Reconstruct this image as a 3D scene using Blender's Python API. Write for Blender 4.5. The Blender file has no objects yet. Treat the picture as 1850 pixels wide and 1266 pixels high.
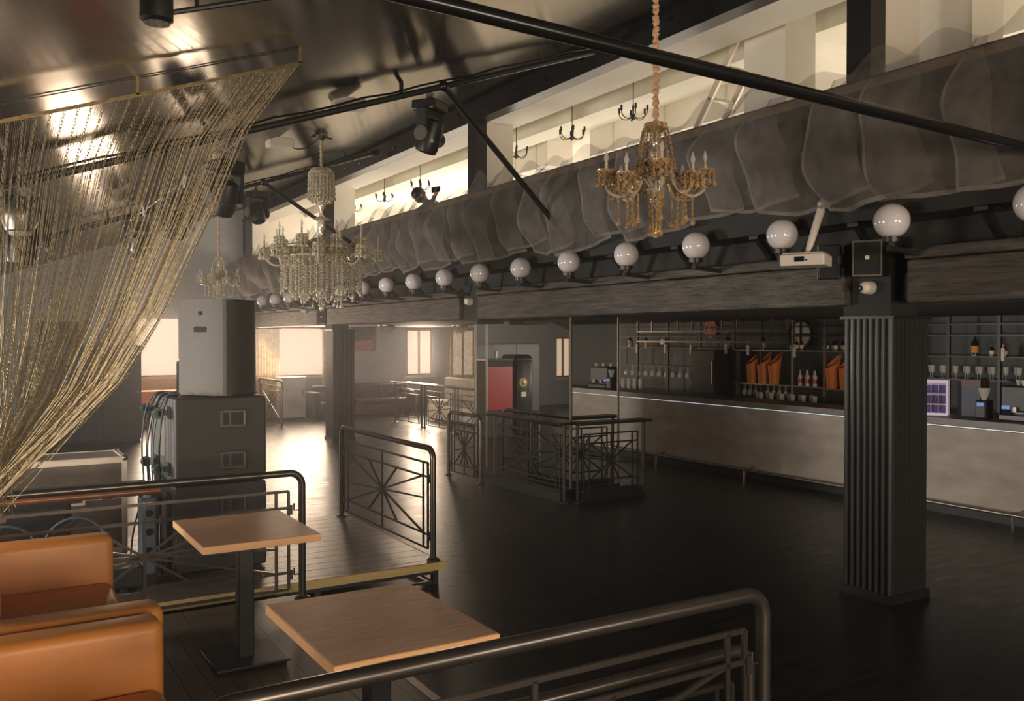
import bpy, bmesh, math, random
from mathutils import Vector, Matrix
random.seed(7)
R = math.radians
PI = math.pi
scene = bpy.context.scene
COL = scene.collection

# ------------------------------------------------------------------ camera, world, light, exposure
cam_d = bpy.data.cameras.new('camera'); cam = bpy.data.objects.new('camera', cam_d); COL.objects.link(cam)
cam.location = (0, 0, 2.1)
cam.rotation_euler = (R(90 - 0.82), 0, R(-31.4))
cam_d.sensor_width = 36.0; cam_d.lens = 36.0 * 1600 / 1850; cam_d.clip_end = 200; cam_d.clip_start = 0.05
scene.camera = cam
vs = scene.view_settings
vs.view_transform = 'Standard'; vs.look = 'None'; vs.gamma = 1.0; vs.exposure = 0.0; vs.use_curve_mapping = False
world = bpy.data.worlds.new('world'); scene.world = world; world.use_nodes = True
wb = world.node_tree.nodes['Background']; wb.inputs[0].default_value = (.85, .78, .70, 1); wb.inputs[1].default_value = .5
# scattering volume added in the whole hall to imitate bloom around the windows
wv = world.node_tree.nodes.new('ShaderNodeVolumeScatter'); wv.inputs['Color'].default_value = (.94, .96, 1, 1); wv.inputs['Density'].default_value = .0065; wv.inputs['Anisotropy'].default_value = .80
world.node_tree.links.new(wv.outputs[0], world.node_tree.nodes['World Output'].inputs['Volume'])
cy = scene.cycles
cy.volume_bounces = 0; cy.use_adaptive_sampling = True; cy.adaptive_threshold = .035
cy.max_bounces = 5; cy.diffuse_bounces = 3; cy.glossy_bounces = 3; cy.transmission_bounces = 3; cy.transparent_max_bounces = 12
cy.sample_clamp_indirect = 4.0; cy.caustics_reflective = False; cy.caustics_refractive = False

def area(name, loc, target, sx, sy, power, col=(1, .9, .78), spread=180):
    d = bpy.data.lights.new(name, 'AREA'); d.shape = 'RECTANGLE'; d.size = sx; d.size_y = sy
    d.energy = power; d.color = col; d.spread = R(spread)
    o = bpy.data.objects.new(name, d); COL.objects.link(o); o.location = loc
    v = Vector(target) - Vector(loc); o.rotation_euler = v.to_track_quat('-Z', 'Y').to_euler()
    return o
# lamps added at unseen street and eaves windows for general fill light
area('street_window_fill', (1.2, -3.85, 1.8), (3.0, 6, 1.0), 2.4, 1.5, 360, (1, .80, .60))
area('street_window_fill.001', (4.95, -3.85, 1.8), (6.5, 6, 1.4), 2.0, 1.5, 160, (1, .86, .72))
area('eaves_window_fill', (-2.85, 6.5, 1.55), (3, 7.5, 1.4), 1.7, 1.0, 200, (1, .9, .78))
area('eaves_window_fill.001', (-2.85, 12.5, 1.55), (4, 13, 1.4), 1.7, 1.0, 430, (1, .92, .82))
# daylight falling in through the far windows
area('daylight_far_window', (3.9, 22.85, 1.9), (3.8, 15, 1.4), 1.0, 1.4, 120, (1, .75, .54))
area('daylight_far_window.001', (7.2, 22.80, 1.75), (6.6, 15, 1.2), 1.8, 1.2, 140, (1, .75, .54))
area('daylight_far_window.002', (10.95, 22.85, 1.7), (9.6, 15, 1.2), .8, 1.2, 110, (1, .75, .54))
# unseen lamps added near the upper-room floor, facing up to brighten its ceiling
for k, yy in enumerate((1.5, 6.0, 11.0, 16.0, 20.5)):
    area('upper_room_fill', (9.8, yy, 3.35), (9.6, yy, 6.0), 2.6, 3.0, (95, 95, 100, 190, 240)[k], (1, .88, .75))

# ------------------------------------------------------------------ materials
MT = {}
def mat(name, col, rough=.5, metal=0.0, var=.12, nscale=6.0, bump=0.0, bscale=40.0, ior=1.5, stretch=(1, 1, 1), coat=0.0, emit=None, estr=0.0, rvar=0.0, trans=0.0, col2=None):
    m = bpy.data.materials.new(name); m.use_nodes = True; nt = m.node_tree; N = nt.nodes; L = nt.links
    p = N['Principled BSDF']
    p.inputs['Roughness'].default_value = rough; p.inputs['Metallic'].default_value = metal; p.inputs['IOR'].default_value = ior
    p.inputs['Coat Weight'].default_value = coat; p.inputs['Transmission Weight'].default_value = trans
    tc = N.new('ShaderNodeTexCoord'); mp = N.new('ShaderNodeMapping'); mp.inputs['Scale'].default_value = stretch
    L.new(tc.outputs['Object'], mp.inputs['Vector'])
    nz = N.new('ShaderNodeTexNoise'); nz.inputs['Scale'].default_value = nscale; nz.inputs['Detail'].default_value = 5
    L.new(mp.outputs[0], nz.inputs['Vector'])
    cr = N.new('ShaderNodeValToRGB')
    a = tuple(max(0, c * (1 - var)) for c in col); b = col2 or tuple(min(1, c * (1 + var)) for c in col)
    cr.color_ramp.elements[0].position = .3; cr.color_ramp.elements[1].position = .7
    cr.color_ramp.elements[0].color = (*a, 1); cr.color_ramp.elements[1].color = (*b, 1)
    L.new(nz.outputs['Fac'], cr.inputs[0]); L.new(cr.outputs[0], p.inputs['Base Color'])
    if rvar:
        mr = N.new('ShaderNodeMapRange'); mr.inputs[1].default_value = .3; mr.inputs[2].default_value = .7
        mr.inputs[3].default_value = rough - rvar; mr.inputs[4].default_value = rough + rvar
        L.new(nz.outputs['Fac'], mr.inputs[0]); L.new(mr.outputs[0], p.inputs['Roughness'])
    if bump:
        n2 = N.new('ShaderNodeTexNoise'); n2.inputs['Scale'].default_value = bscale; n2.inputs['Detail'].default_value = 4
        L.new(mp.outputs[0], n2.inputs['Vector'])
        bp = N.new('ShaderNodeBump'); bp.inputs['Strength'].default_value = bump; bp.inputs['Distance'].default_value = .02
        L.new(n2.outputs['Fac'], bp.inputs['Height']); L.new(bp.outputs[0], p.inputs['Normal'])
    if emit:
        p.inputs['Emission Color'].default_value = (*emit, 1); p.inputs['Emission Strength'].default_value = estr
    MT[name] = m
    return m
def see_through(name, col, opac, rough=.6, gloss=False, var=.25):
    m = mat(name, col, rough, var=var, nscale=9); nt = m.node_tree; N = nt.nodes; L = nt.links
    p = N['Principled BSDF']; out = N['Material Output']
    mx = N.new('ShaderNodeMixShader'); tr = N.new('ShaderNodeBsdfTransparent'); mx.inputs[0].default_value = opac
    L.new(tr.outputs[0], mx.inputs[1]); L.new(p.outputs[0], mx.inputs[2]); L.new(mx.outputs[0], out.inputs['Surface'])
    return m
mat('floor_black', (.010, .010, .010), .32, var=.5, nscale=3, bump=.03, bscale=9, ior=1.5, stretch=(1, 4, 1), rvar=.06)
mat('ceiling_black', (.030, .028, .025), .19, var=.3, nscale=1.2, bump=.10, bscale=1.6, ior=2.5, stretch=(1, .5, 1), rvar=.06)
mat('wall_grey', (.42, .43, .43), .6, var=.08, nscale=2)
m_ = MT['ceiling_black']; nt_ = m_.node_tree; gl_ = nt_.nodes.new('ShaderNodeBsdfGlossy'); gl_.inputs['Roughness'].default_value = .13; gl_.inputs['Color'].default_value = (1, .97, .92, 1)
mx_ = nt_.nodes.new('ShaderNodeMixShader'); mx_.inputs[0].default_value = .30; p_ = nt_.nodes['Principled BSDF']; p_.inputs['Roughness'].default_value = .8; p_.inputs['Specular IOR Level'].default_value = 0
for l_ in list(p_.inputs['Roughness'].links): nt_.links.remove(l_)
nt_.links.new(p_.outputs[0], mx_.inputs[1]); nt_.links.new(gl_.outputs[0], mx_.inputs[2]); nt_.links.new(mx_.outputs[0], nt_.nodes['Material Output'].inputs['Surface'])
nt_.links.new(nt_.nodes['Bump'].outputs[0], gl_.inputs['Normal'])
mat('wall_dark', (.05, .052, .052), .6, var=.15)
mat('bar_wall', (.060, .066, .064), .6, var=.1)
mat('beam_wood', (.065, .055, .046), .55, var=.6, nscale=9, bump=.9, bscale=16, stretch=(1, .25, 2.5))
mat('black_paint', (.012, .012, .012), .4, var=.2)
mat('black_matt', (.016, .015, .014), .7, var=.2)
mat('black_gloss', (.008, .008, .008), .22, var=.1)
mat('rail_metal', (.085, .075, .066), .28, .75, var=.15)
mat('steel', (.30, .28, .25), .35, .85, var=.1)
mat('black_metal', (.025, .026, .027), .38, .3, var=.15)
mat('white_upper', (.80, .74, .64), .7, var=.03)
mat('floor_upper_bounce', (.72, .66, .55), .6, var=.05)
mat('cream_upper', (.70, .66, .54), .7, var=.03)
mat('white_plastic', (.72, .66, .58), .45, var=.03)
mat('opal', (.74, .70, .72), .12, var=.02, coat=.5)
mat('table_wood', (.66, .37, .215), .40, var=.22, nscale=5, bump=.05, bscale=30, stretch=(1.2, 14, 1))
mat('table_edge', (.78, .44, .20), .45, var=.10, nscale=4)
mat('leather', (.70, .27, .055), .42, var=.10, nscale=3, bump=.03, bscale=50)
mat('leather_brown', (.07, .022, .014), .4, var=.2, nscale=5)
mat('plank_dark', (.105, .078, .056), .36, var=.45, nscale=4, bump=.10, bscale=25, stretch=(14, 1, 1), rvar=.06)
mat('plank_stage', (.085, .066, .048), .30, var=.4, nscale=4, bump=.10, bscale=25, stretch=(1, 14, 1), rvar=.05)
mat('edge_yellow', (.58, .43, .17), .55, var=.12)
mat('concrete', (.42, .38, .33), .7, var=.22, nscale=4, bump=.1, bscale=12)
mat('bar_top', (.20, .185, .165), .4, var=.15)
mat('gold', (.42, .34, .20), .42, .3, var=.3, nscale=30)
mat('gold_dark', (.22, .16, .07), .4, .7, var=.3, nscale=30)
mat('crystal', (.80, .68, .50), .10, .45, var=.35, nscale=40)
mat('crystal_amber', (.70, .47, .25), .07, .5, var=.45, nscale=45)
mat('crystal_clear', (.75, .66, .52), .08, .4, var=.3, nscale=40)
mat('sleeve', (.66, .40, .24), .8, var=.15, nscale=40, bump=.3, bscale=60)
mat('mirror', (.80, .80, .77), .015, 1.0, var=.01)
mat('orange', (.70, .19, .025), .5, var=.12)
mat('red_panel', (.40, .006, .008), .25, var=.06)
mat('navy', (.012, .014, .045), .4, var=.2)
mat('teal', (.03, .22, .20), .5, var=.1)
mat('speaker_grey', (.105, .098, .086), .42, var=.10, nscale=60, bump=.15, bscale=250)
mat('speaker_dark', (.030, .028, .025), .6, var=.2, nscale=60, bump=.2, bscale=200)
mat('case_brown', (.085, .062, .046), .35, var=.25, coat=.3)
mat('alu', (.62, .54, .43), .4, .35, var=.08)
mat('brown_edge', (.20, .075, .03), .3, var=.2)
mat('window_wood', (.50, .17, .05), .45, var=.15)
mat('curtain_yellow', (.60, .45, .22), .7, var=.2, nscale=20, stretch=(8, 8, .3))
mat('tile_white', (.72, .68, .60), .5, var=.05)
mat('cable_blue', (.10, .13, .17), .5, var=.1)
mat('skin', (.46, .22, .13), .55, var=.06)
mat('hair', (.010, .009, .008), .5, var=.2)
mat('cloth_grey', (.11, .09, .08), .85, var=.15)
mat('foliage_print', (.05, .16, .09), .7, var=.7, nscale=14, col2=(.10, .12, .09))
mat('pink_print', (.42, .18, .15), .7, var=.4, nscale=12)
mat('paper', (.78, .70, .58), .7, var=.04)
mat('label_orange', (.62, .28, .06), .6, var=.1)
mat('bottle_dark', (.012, .016, .012), .12, var=.2)
mat('can_violet', (.20, .12, .60), .35, var=.25, nscale=90)
mat('fridge_glow', (.8, .75, .8), .5, var=.02, emit=(.75, .62, .80), estr=.22)
mat('screen_blue', (.02, .05, .2), .3, emit=(.10, .22, .8), estr=.5)
mat('led', (.8, .85, .9), .5, emit=(.74, .78, .84), estr=.6)
mat('pane_glow', (.1, .1, .1), .5, var=.0, emit=(.86, .655, .47), estr=.85)
for q_ in ('pane_glow', 'fridge_glow', 'screen_blue'): MT[q_].cycles.emission_sampling = 'NONE'
mat('ledge_wood', (.17, .105, .062), .5, var=.2)
mat('lens', (.01, .012, .02), .06)
see_through('sheer', (.21, .185, .16), .33)
see_through('sheer_hem', (.24, .21, .185), .60)
see_through('glass', (.75, .74, .68), .50, .06, var=.05)
see_through('glass_pane', (.10, .10, .09), .22, .05, var=.02)

# ------------------------------------------------------------------ geometry helpers
class B:
    def __init__(s): s.v = []; s.f = []
    def add(s, v, f):
        n = len(s.v); s.v += [tuple(p) for p in v]; s.f += [tuple(i + n for i in q) for q in f]; return s
    def box(s, x0, y0, z0, x1, y1, z1):
        v = [(x0, y0, z0), (x1, y0, z0), (x1, y1, z0), (x0, y1, z0), (x0, y0, z1), (x1, y0, z1), (x1, y1, z1), (x0, y1, z1)]
        return s.add(v, [(0, 3, 2, 1), (4, 5, 6, 7), (0, 1, 5, 4), (1, 2, 6, 5), (2, 3, 7, 6), (3, 0, 4, 7)])
    def rbox(s, x0, y0, z0, x1, y1, z1, r=.03, seg=3):
        bm = bmesh.new(); bmesh.ops.create_cube(bm, size=1)
        for q in bm.verts: q.co = Vector(((x0 + x1) / 2 + q.co.x * (x1 - x0), (y0 + y1) / 2 + q.co.y * (y1 - y0), (z0 + z1) / 2 + q.co.z * (z1 - z0)))
        bmesh.ops.bevel(bm, geom=list(bm.edges), offset=r, segments=seg, affect='EDGES', profile=.5)
        bm.verts.index_update(); s.add([q.co[:] for q in bm.verts], [[q.index for q in f.verts] for f in bm.faces]); bm.free(); return s
    def obox(s, p0, p1, w, d, up=(0, 0, 1)):
        p0 = Vector(p0); p1 = Vector(p1); t = (p1 - p0).normalized(); u = Vector(up)
        if abs(t.dot(u)) > .99: u = Vector((0, 1, 0))
        a = t.cross(u).normalized() * w / 2; b = a.normalized().cross(t).normalized() * d / 2
        v = [p0 - a - b, p0 + a - b, p0 + a + b, p0 - a + b, p1 - a - b, p1 + a - b, p1 + a + b, p1 - a + b]
        return s.add(v, [(0, 3, 2, 1), (4, 5, 6, 7), (0, 1, 5, 4), (1, 2, 6, 5), (2, 3, 7, 6), (3, 0, 4, 7)])
    def tube(s, pts, r, seg=8, cap=True):
        pts = [Vector(p) for p in pts]; n = len(pts); V = []; F = []
        rr = r if isinstance(r, (list, tuple)) else [r] * n
        prev = None
        for i, p in enumerate(pts):
            t = (pts[min(i + 1, n - 1)] - pts[max(i - 1, 0)]).normalized()
            if prev is None:
                u = Vector((0, 0, 1)) if abs(t.z) < .9 else Vector((1, 0, 0))
                a = t.cross(u).normalized()
            else:
                a = (prev - t * prev.dot(t)).normalized()
            prev = a; b = t.cross(a)
            for k in range(seg):
                an = 2 * PI * k / seg; V.append(p + (a * math.cos(an) + b * math.sin(an)) * rr[i])
        for i in range(n - 1):
            for k in range(seg):
                k2 = (k + 1) % seg; F.append((i * seg + k, i * seg + k2, (i + 1) * seg + k2, (i + 1) * seg + k))
        if cap: F.append(tuple(range(seg - 1, -1, -1))); F.append(tuple((n - 1) * seg + k for k in range(seg)))
        return s.add(V, F)
    def cyl(s, p0, p1, r, seg=12, r2=None): return s.tube([p0, p1], [r, r if r2 is None else r2], seg)
    def lathe(s, prof, c=(0, 0, 0), seg=12, ax='z', cap=True):
        V = []; F = []; n = len(prof)
        for (r, h) in prof:
            for k in range(seg):
                an = 2 * PI * k / seg; x, y = r * math.cos(an), r * math.sin(an)
                q = (x, y, h) if ax == 'z' else ((h, x, y) if ax == 'x' else (x, h, y))
                V.append((c[0] + q[0], c[1] + q[1], c[2] + q[2]))
        for i in range(n - 1):
            for k in range(seg):
                k2 = (k + 1) % seg; F.append((i * seg + k, i * seg + k2, (i + 1) * seg + k2, (i + 1) * seg + k))
        if cap: F.append(tuple(range(seg - 1, -1, -1))); F.append(tuple((n - 1) * seg + k for k in range(seg)))
        return s.add(V, F)
    def ball(s, c, r, seg=12, rings=8, sz=1.0):
        return s.lathe([(max(1e-4, r * math.sin(PI * i / rings)), -r * sz * math.cos(PI * i / rings)) for i in range(rings + 1)], c, seg)
    def octa(s, c, r, h=None):
        h = h or r; x, y, z = c
        return s.add([(x + r, y, z), (x, y + r, z), (x - r, y, z), (x, y - r, z), (x, y, z + h), (x, y, z - h)],
                     [(0, 1, 4), (1, 2, 4), (2, 3, 4), (3, 0, 4), (1, 0, 5), (2, 1, 5), (3, 2, 5), (0, 3, 5)])
    def prism(s, poly, z0, z1):
        n = len(poly); V = [(x, y, z0) for x, y in poly] + [(x, y, z1) for x, y in poly]
        F = [tuple(range(n - 1, -1, -1)), tuple(range(n, 2 * n))] + [(i, (i + 1) % n, n + (i + 1) % n, n + i) for i in range(n)]
        return s.add(V, F)
    def prism_y(s, poly, y0, y1):          # poly in x,z
        n = len(poly); V = [(x, y0, z) for x, z in poly] + [(x, y1, z) for x, z in poly]
        F = [tuple(range(n)), tuple(range(2 * n - 1, n - 1, -1))] + [(i, n + i, n + (i + 1) % n, (i + 1) % n) for i in range(n)]
        return s.add(V, F)
    def ring(s, c, r, rt, seg=20, ts=6, ax='z'):
        pts = []
        for k in range(seg + 1):
            an = 2 * PI * k / seg; x, y = r * math.cos(an), r * math.sin(an)
            q = (x, y, 0) if ax == 'z' else ((0, x, y) if ax == 'x' else (x, 0, y))
            pts.append((c[0] + q[0], c[1] + q[1], c[2] + q[2]))
        return s.tube(pts, rt, ts, cap=False)

def mesh_of(name, b, m, smooth=False):
    me = bpy.data.meshes.new(name); me.from_pydata(b.v, [], b.f); me.materials.append(MT[m])
    if smooth:
        me.polygons.foreach_set('use_smooth', [True] * len(me.polygons))
        try: me.set_sharp_from_angle(angle=R(40))
        except Exception: pass
    me.update(); return me
def link(name, data, parent=None):
    o = bpy.data.objects.new(name, data); COL.objects.link(o)
    if parent is not None: o.parent = parent
    return o
def mk(name, b, m, parent=None, smooth=False, world=False, stuff=False):
    o = link(name, mesh_of(name, b, m, smooth), parent)
    if world and parent is not None: o.location = -world_loc(parent)
    if stuff: o['kind'] = 'stuff'
    return o
def world_loc(o):
    v = Vector((0, 0, 0))
    while o is not None: v += o.location; o = o.parent
    return v
def tag(o, label, cat, group=None):
    o['label'] = label; o['category'] = cat
    if group: o['group'] = group
    return o
def thing(name, label, cat, loc=(0, 0, 0), rz=0, group=None):
    o = link(name, None); o.location = loc; o.rotation_euler = (0, 0, rz); o.empty_display_size = .1
    return tag(o, label, cat, group)
def struct(name, b, m, smooth=False):
    o = mk(name, b, m, None, smooth); o['kind'] = 'structure'; return o
def dup(root, loc, rz=None, label=None, group=None):
    r = root.copy(); COL.objects.link(r); r.location = loc
    if rz is not None: r.rotation_euler = (0, 0, rz)
    if label: r['label'] = label
    if group: r['group'] = group
    for ch in list(root.children):
        c = ch.copy(); COL.objects.link(c); c.parent = r
        for g in list(ch.children):
            d = g.copy(); COL.objects.link(d); d.parent = c
    return r
UNIT = {}
def unit_box(m):
    if m not in UNIT: UNIT[m] = mesh_of('bar_' + m, B().box(-.5, -.5, -.5, .5, .5, .5), m)
    return UNIT[m]
def ubox(name, m, parent, x0, y0, z0, x1, y1, z1):
    o = link(name, unit_box(m), parent); o.location = ((x0 + x1) / 2, (y0 + y1) / 2, (z0 + z1) / 2); o.scale = (x1 - x0, y1 - y0, z1 - z0); return o
def ubar(name, m, parent, p0, p1, w, d):          # square bar lying in a local x-z plane
    p0 = Vector(p0); p1 = Vector(p1); t = p1 - p0
    o = link(name, unit_box(m), parent); o.location = (p0 + p1) / 2; o.scale = (t.length, w, d)
    o.rotation_euler = t.to_track_quat('X', 'Z').to_euler(); return o
def ceil_z(x): return 3.3 + .35 * x

# ------------------------------------------------------------------ the setting
struct('floor', B().box(-3.2, -4.2, -.1, 13.2, 23.3, 0), 'floor_black')
struct('ceiling', B().prism_y([(-3.2, ceil_z(-3.2)), (6.12, ceil_z(6.12)), (6.12, ceil_z(6.12) + .12), (-3.2, ceil_z(-3.2) + .12)], -4.2, 23.3), 'ceiling_black')

def holed(x_breaks, holes, top, y0, y1, base=0.0):
    b = B(); xs = sorted(set(x_breaks + [h[0] for h in holes] + [h[1] for h in holes]))
    for x0, x1 in zip(xs[:-1], xs[1:]):
        h = [q for q in holes if q[0] <= x0 + 1e-6 and q[1] >= x1 - 1e-6]
        t0, t1 = top(x0 + 1e-4), top(x1 - 1e-4)
        if h:
            b.prism_y([(x0, base), (x1, base), (x1, h[0][2]), (x0, h[0][2])], y0, y1)
            b.prism_y([(x0, h[0][3]), (x1, h[0][3]), (x1, t1), (x0, t0)], y0, y1)
        else:
            b.prism_y([(x0, base), (x1, base), (x1, t1), (x0, t0)], y0, y1)
    return b
WIN = [(-2.85, -2.25, .85, 2.12), (3.38, 4.42, 1.15, 2.60), (6.25, 8.15, 1.08, 2.38), (10.54, 11.38, 1.02, 2.36), (12.0, 12.78, .95, 2.36)]
struct('wall_back', holed([-3.2, 6.2, 13.2], WIN, lambda x: ceil_z(x) if x < 6.2 else 2.4, 23.0, 23.3), 'wall_grey')
def window(n, x0, x1, z0, z1, loc=(0, 23.0, 0), rz=0, mull=True):
    w = link('window_%d' % n, None); w['kind'] = 'structure'; w.location = loc; w.rotation_euler = (0, 0, rz); w.empty_display_size = .1
    f = B(); t = .055 if mull else .03
    f.box(x0, .06, z0, x0 + t, .16, z1).box(x1 - t, .06, z0, x1, .16, z1).box(x0 + t, .06, z0, x1 - t, .16, z0 + t).box(x0 + t, .06, z1 - t, x1 - t, .16, z1)
    mk('window_frame', f, 'window_wood', w)
    xm = (x0 + x1) / 2
    hw = .03 if mull else 0
    if mull: ubox('mullion', 'window_wood', w, xm - .03, .07, z0 + t, xm + .03, .15, z1 - t)
    for a, c in (((x0 + t, xm - hw), (xm + hw, x1 - t)) if mull else ((x0 + t, x1 - t),)):
        ubox('pane', 'pane_glow', w, a, .11, z0 + t, c, .125, z1 - t)
    ubox('window_sill', 'tile_white', w, x0 - .05, -.10, z0 - .05, x1 + .05, .06, z0 - .003)
    return w
for i, (a, c, z0, z1) in enumerate(WIN): window(i + 1, a, c, z0, z1, mull=i not in (1, 2))

# eaves wall (low side) and street wall behind the camera, each with unseen windows added where the fill lamps stand
def wall_boxes(holes, lo, hi, top):
    return holed([lo, hi], holes, lambda x: top, 0, .2)
wl = struct('wall_left', wall_boxes([(5.6, 7.4, 1.0, 2.05), (11.6, 13.4, 1.0, 2.05)], -4.2, 23.3, ceil_z(-3.2) + .05), 'wall_grey')
wl.location = (-3.0, 0, 0); wl.rotation_euler = (0, 0, R(90))
for i, (a, c) in enumerate(((5.6, 7.4), (11.6, 13.4))): window(6 + i, a, c, 1.0, 2.05, (-3.0, 0, 0), R(90))
STW = [(-.1, 2.5, 1.0, 2.6), (3.9, 6.0, 1.0, 2.6)]
struct('wall_front', holed([-3.2, 6.2, 13.2], STW, lambda x: ceil_z(x) if x < 6.2 else 2.4, -4.2, -4.0), 'wall_grey')
for i, (a, c, z0, z1) in enumerate(STW):
    w = window(8 + i, -c, -a, z0, z1, (0, -4.0, 0), PI)
dn = link('door_1', None); dn['kind'] = 'structure'; dn.location = (1.2, 22.97, 0); dn.empty_display_size = .1
for q in ((0, 0, .07, 2.55), (.93, 0, 1.0, 2.55), (.07, 2.48, .93, 2.55)): ubox('door_frame', 'edge_yellow', dn, q[0], -.02, q[1], q[2], .03, q[3])
ubox('door_leaf', 'wall_dark', dn, .07, .0, .01, .93, .03, 2.48)
struct('wall_right', B().box(12.98, 14.9, 0, 13.2, 23.3, 2.4), 'wall_grey')
struct('wall_bar', B().box(11.8, -4.2, 0, 12.0, 14.9, 2.4).box(12.0, 14.7, 0, 13.2, 14.9, 2.4), 'bar_wall')

# lower ceiling under the gallery, fascia and timber beam
struct('ceiling_lower', B().box(6.28, -4.2, 2.4, 13.2, 23.3, 2.5), 'black_matt')
struct('wall_gallery_fascia', B().box(6.28, -4.2, 2.5, 6.4, 23.0, 3.0), 'black_matt')
struct('floor_gallery', B().box(5.86, -4.2, 3.0, 13.2, 23.0, 3.1), 'black_matt')
struct('floor_upper_bounce', B().box(6.7, -4.0, 3.1, 13.0, 23.0, 3.12), 'floor_upper_bounce')  # unseen pale slab added to bounce light up to the ceiling
bays = [(-4.0, 4.18), (4.75, 10.85), (11.4, 17.0), (17.6, 22.98)]
for k, (a, c) in enumerate(bays):
    bm_ = thing('timber_beam', ['dark rough timber beam right of the near fluted column', 'dark carved timber beam between near column and mirrored pillar',
                                'sunlit rough timber beam between mirrored pillar and far column', 'hazy timber beam end between far column and window wall'][k], 'beam', (6.05, a, 2.36), group='timber beams under the gallery')
    mk('beam_body', B().rbox(0, 0, 0, .36, c - a, .33, .02, 2), 'beam_wood', bm_)
    mk('beam_cap', B().rbox(-.03, 0, .335, .30, c - a, .42, .015, 2), 'beam_wood', bm_)

# clerestory: steel header with bolts, white reveal, posts, upper room
hd = thing('steel_header_beam', 'long black bolted steel header above the gallery openings', 'beam', (5.95, -4.0, 5.08))
mk('web', B().box(.03, 0, .03, .16, 27.0, .33), 'black_paint', hd)
mk('flange', B().box(-.03, 0, 0, .16, 27.0, .03), 'black_paint', hd)
bolt = mesh_of('bolt', B().lathe([(.022, 0), (.022, -.02), (.012, -.03)], seg=6, ax='x'), 'black_gloss')
for k in range(34):
    o = link('bolt', bolt, hd); o.location = (.03, 1.0 + k * .75, .19 if k % 2 else .15)
struct('trim_1', B().box(6.12, -4.0, 5.08, 6.62, 23.0, 5.62), 'white_upper')
struct('ceiling_upper', B().box(6.62, -4.2, 5.62, 13.2, 23.3, 5.72), 'cream_upper')
struct('wall_upper_right', B().box(13.0, -4.2, 3.1, 13.2, 23.3, 5.62), 'white_upper')
struct('wall_upper_back', B().box(6.3, 23.0, 3.1, 13.0, 23.2, 5.62), 'white_upper')
struct('wall_upper_front', B().box(6.3, -4.2, 3.1, 13.0, -4.0, 5.62), 'white_upper')
struct('trim_2', B().box(7.6, -4.0, 5.30, 8.0, 23.0, 5.62), 'cream_upper')
post_labels = ['black steel gallery post nearest the projector', 'black steel gallery post above the diagonal strut end', 'black steel gallery post beside the big chandelier', 'black steel gallery post against the far wall']
for k, yy in enumerate((4.42, 10.7, 16.75, 22.7)):
    t = thing('gallery_post', post_labels[k], 'post', (6.0, yy, 4.02), group='gallery posts')
    mk('post_shaft', B().box(-.06, 0, 0, .12, .22, 1.06), 'black_paint', t)
    mk('reveal_panel', B().box(.12, .0, 0, .55, .22, 1.06), 'white_upper', t)
for k, (y0, y1) in enumerate(((6.2, 6.75), (4.25, 4.85))):
    t = thing('white_pilaster', ['white square pilaster beside the ladder in the upper room', 'white square pilaster at the upper room edge near the frame'][k], 'pilaster', (7.0, y0, 3.1), group='upper room pilasters')
    mk('pilaster_shaft', B().box(0, 0, 0, .45, y1 - y0, 2.52), 'white_upper', t)
    mk('pilaster_base', B().box(-.03, -.03, 0, .48, y1 - y0 + .03, .12), 'white_upper', t)
for k, (x, y0, y1) in enumerate(((9.0, 1.0, 6.8), (9.0, 8.4, 12.2), (8.8, 13.2, 15.4))):
    t = thing('air_duct', ['white boxy air duct on the upper ceiling near the frame edge', 'white boxy air duct behind the gold chandelier chain', 'white boxy air duct in the far part of the upper ceiling'][k], 'duct', (x, y0, 5.18), group='upper room ducts')
    mk('duct_body', B().box(0, 0, 0, .55, y1 - y0, .44), 'white_upper', t)
    for j in range(3):
        q = (y1 - y0) * (j + .5) / 3
        ubox('flange', 'tile_white', t, -.02, q - .02, -.02, .57, q + .02, .44)
    ubox('hanger', 'steel', t, .25, .3, .44, .29, .34, .46)
# parapet of the gallery
pa = thing('gallery_parapet', 'dark gallery parapet with brown timber ledge behind the sheer drapes', 'parapet', (5.86, -4.0, 3.1))
for k in range(9): ubox('board', 'black_matt', pa, 0, k * 3.0 + .005, 0, .06, k * 3.0 + 2.995, .92)
mk('ledge', B().box(-.03, 0, .92, .16, 27.0, .965), 'ledge_wood', pa)
mk('ledge_strip', B().box(-.045, 0, .89, -.03, 27.0, .955), 'ledge_wood', pa)
mk('top_rail', B().box(-.01, 0, .965, .14, 27.0, .985), 'black_paint', pa)

# brackets carrying the gallery
GY = [3.05 + 1.02 * k for k in range(19)]
brk = None
ORD = 'first second third fourth fifth sixth seventh eighth ninth tenth eleventh twelfth thirteenth fourteenth fifteenth sixteenth seventeenth eighteenth nineteenth'.split()
for k, yy in enumerate(GY[:-1]):
    b0 = (5.88, yy + .42, 2.99)
    if brk is None:
        brk = thing('gallery_bracket', 'diagonal black steel bracket between the first and second globe lamps from the right frame edge', 'bracket', b0, group='brackets under the gallery')
        mk('strut', B().obox((0, 0, -.02), (.40, 0, -.38), .05, .05, (0, 1, 0)), 'black_metal', brk)
        mk('top_plate', B().box(-.05, -.05, -.03, .12, .05, 0), 'black_metal', brk)
        mk('wall_plate', B().box(.38, -.05, -.48, .40, .05, -.30), 'black_metal', brk)
    else: dup(brk, b0, label='diagonal black steel bracket between the %s and %s globe lamps from the right frame edge' % (ORD[k], ORD[k + 1]))
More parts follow.
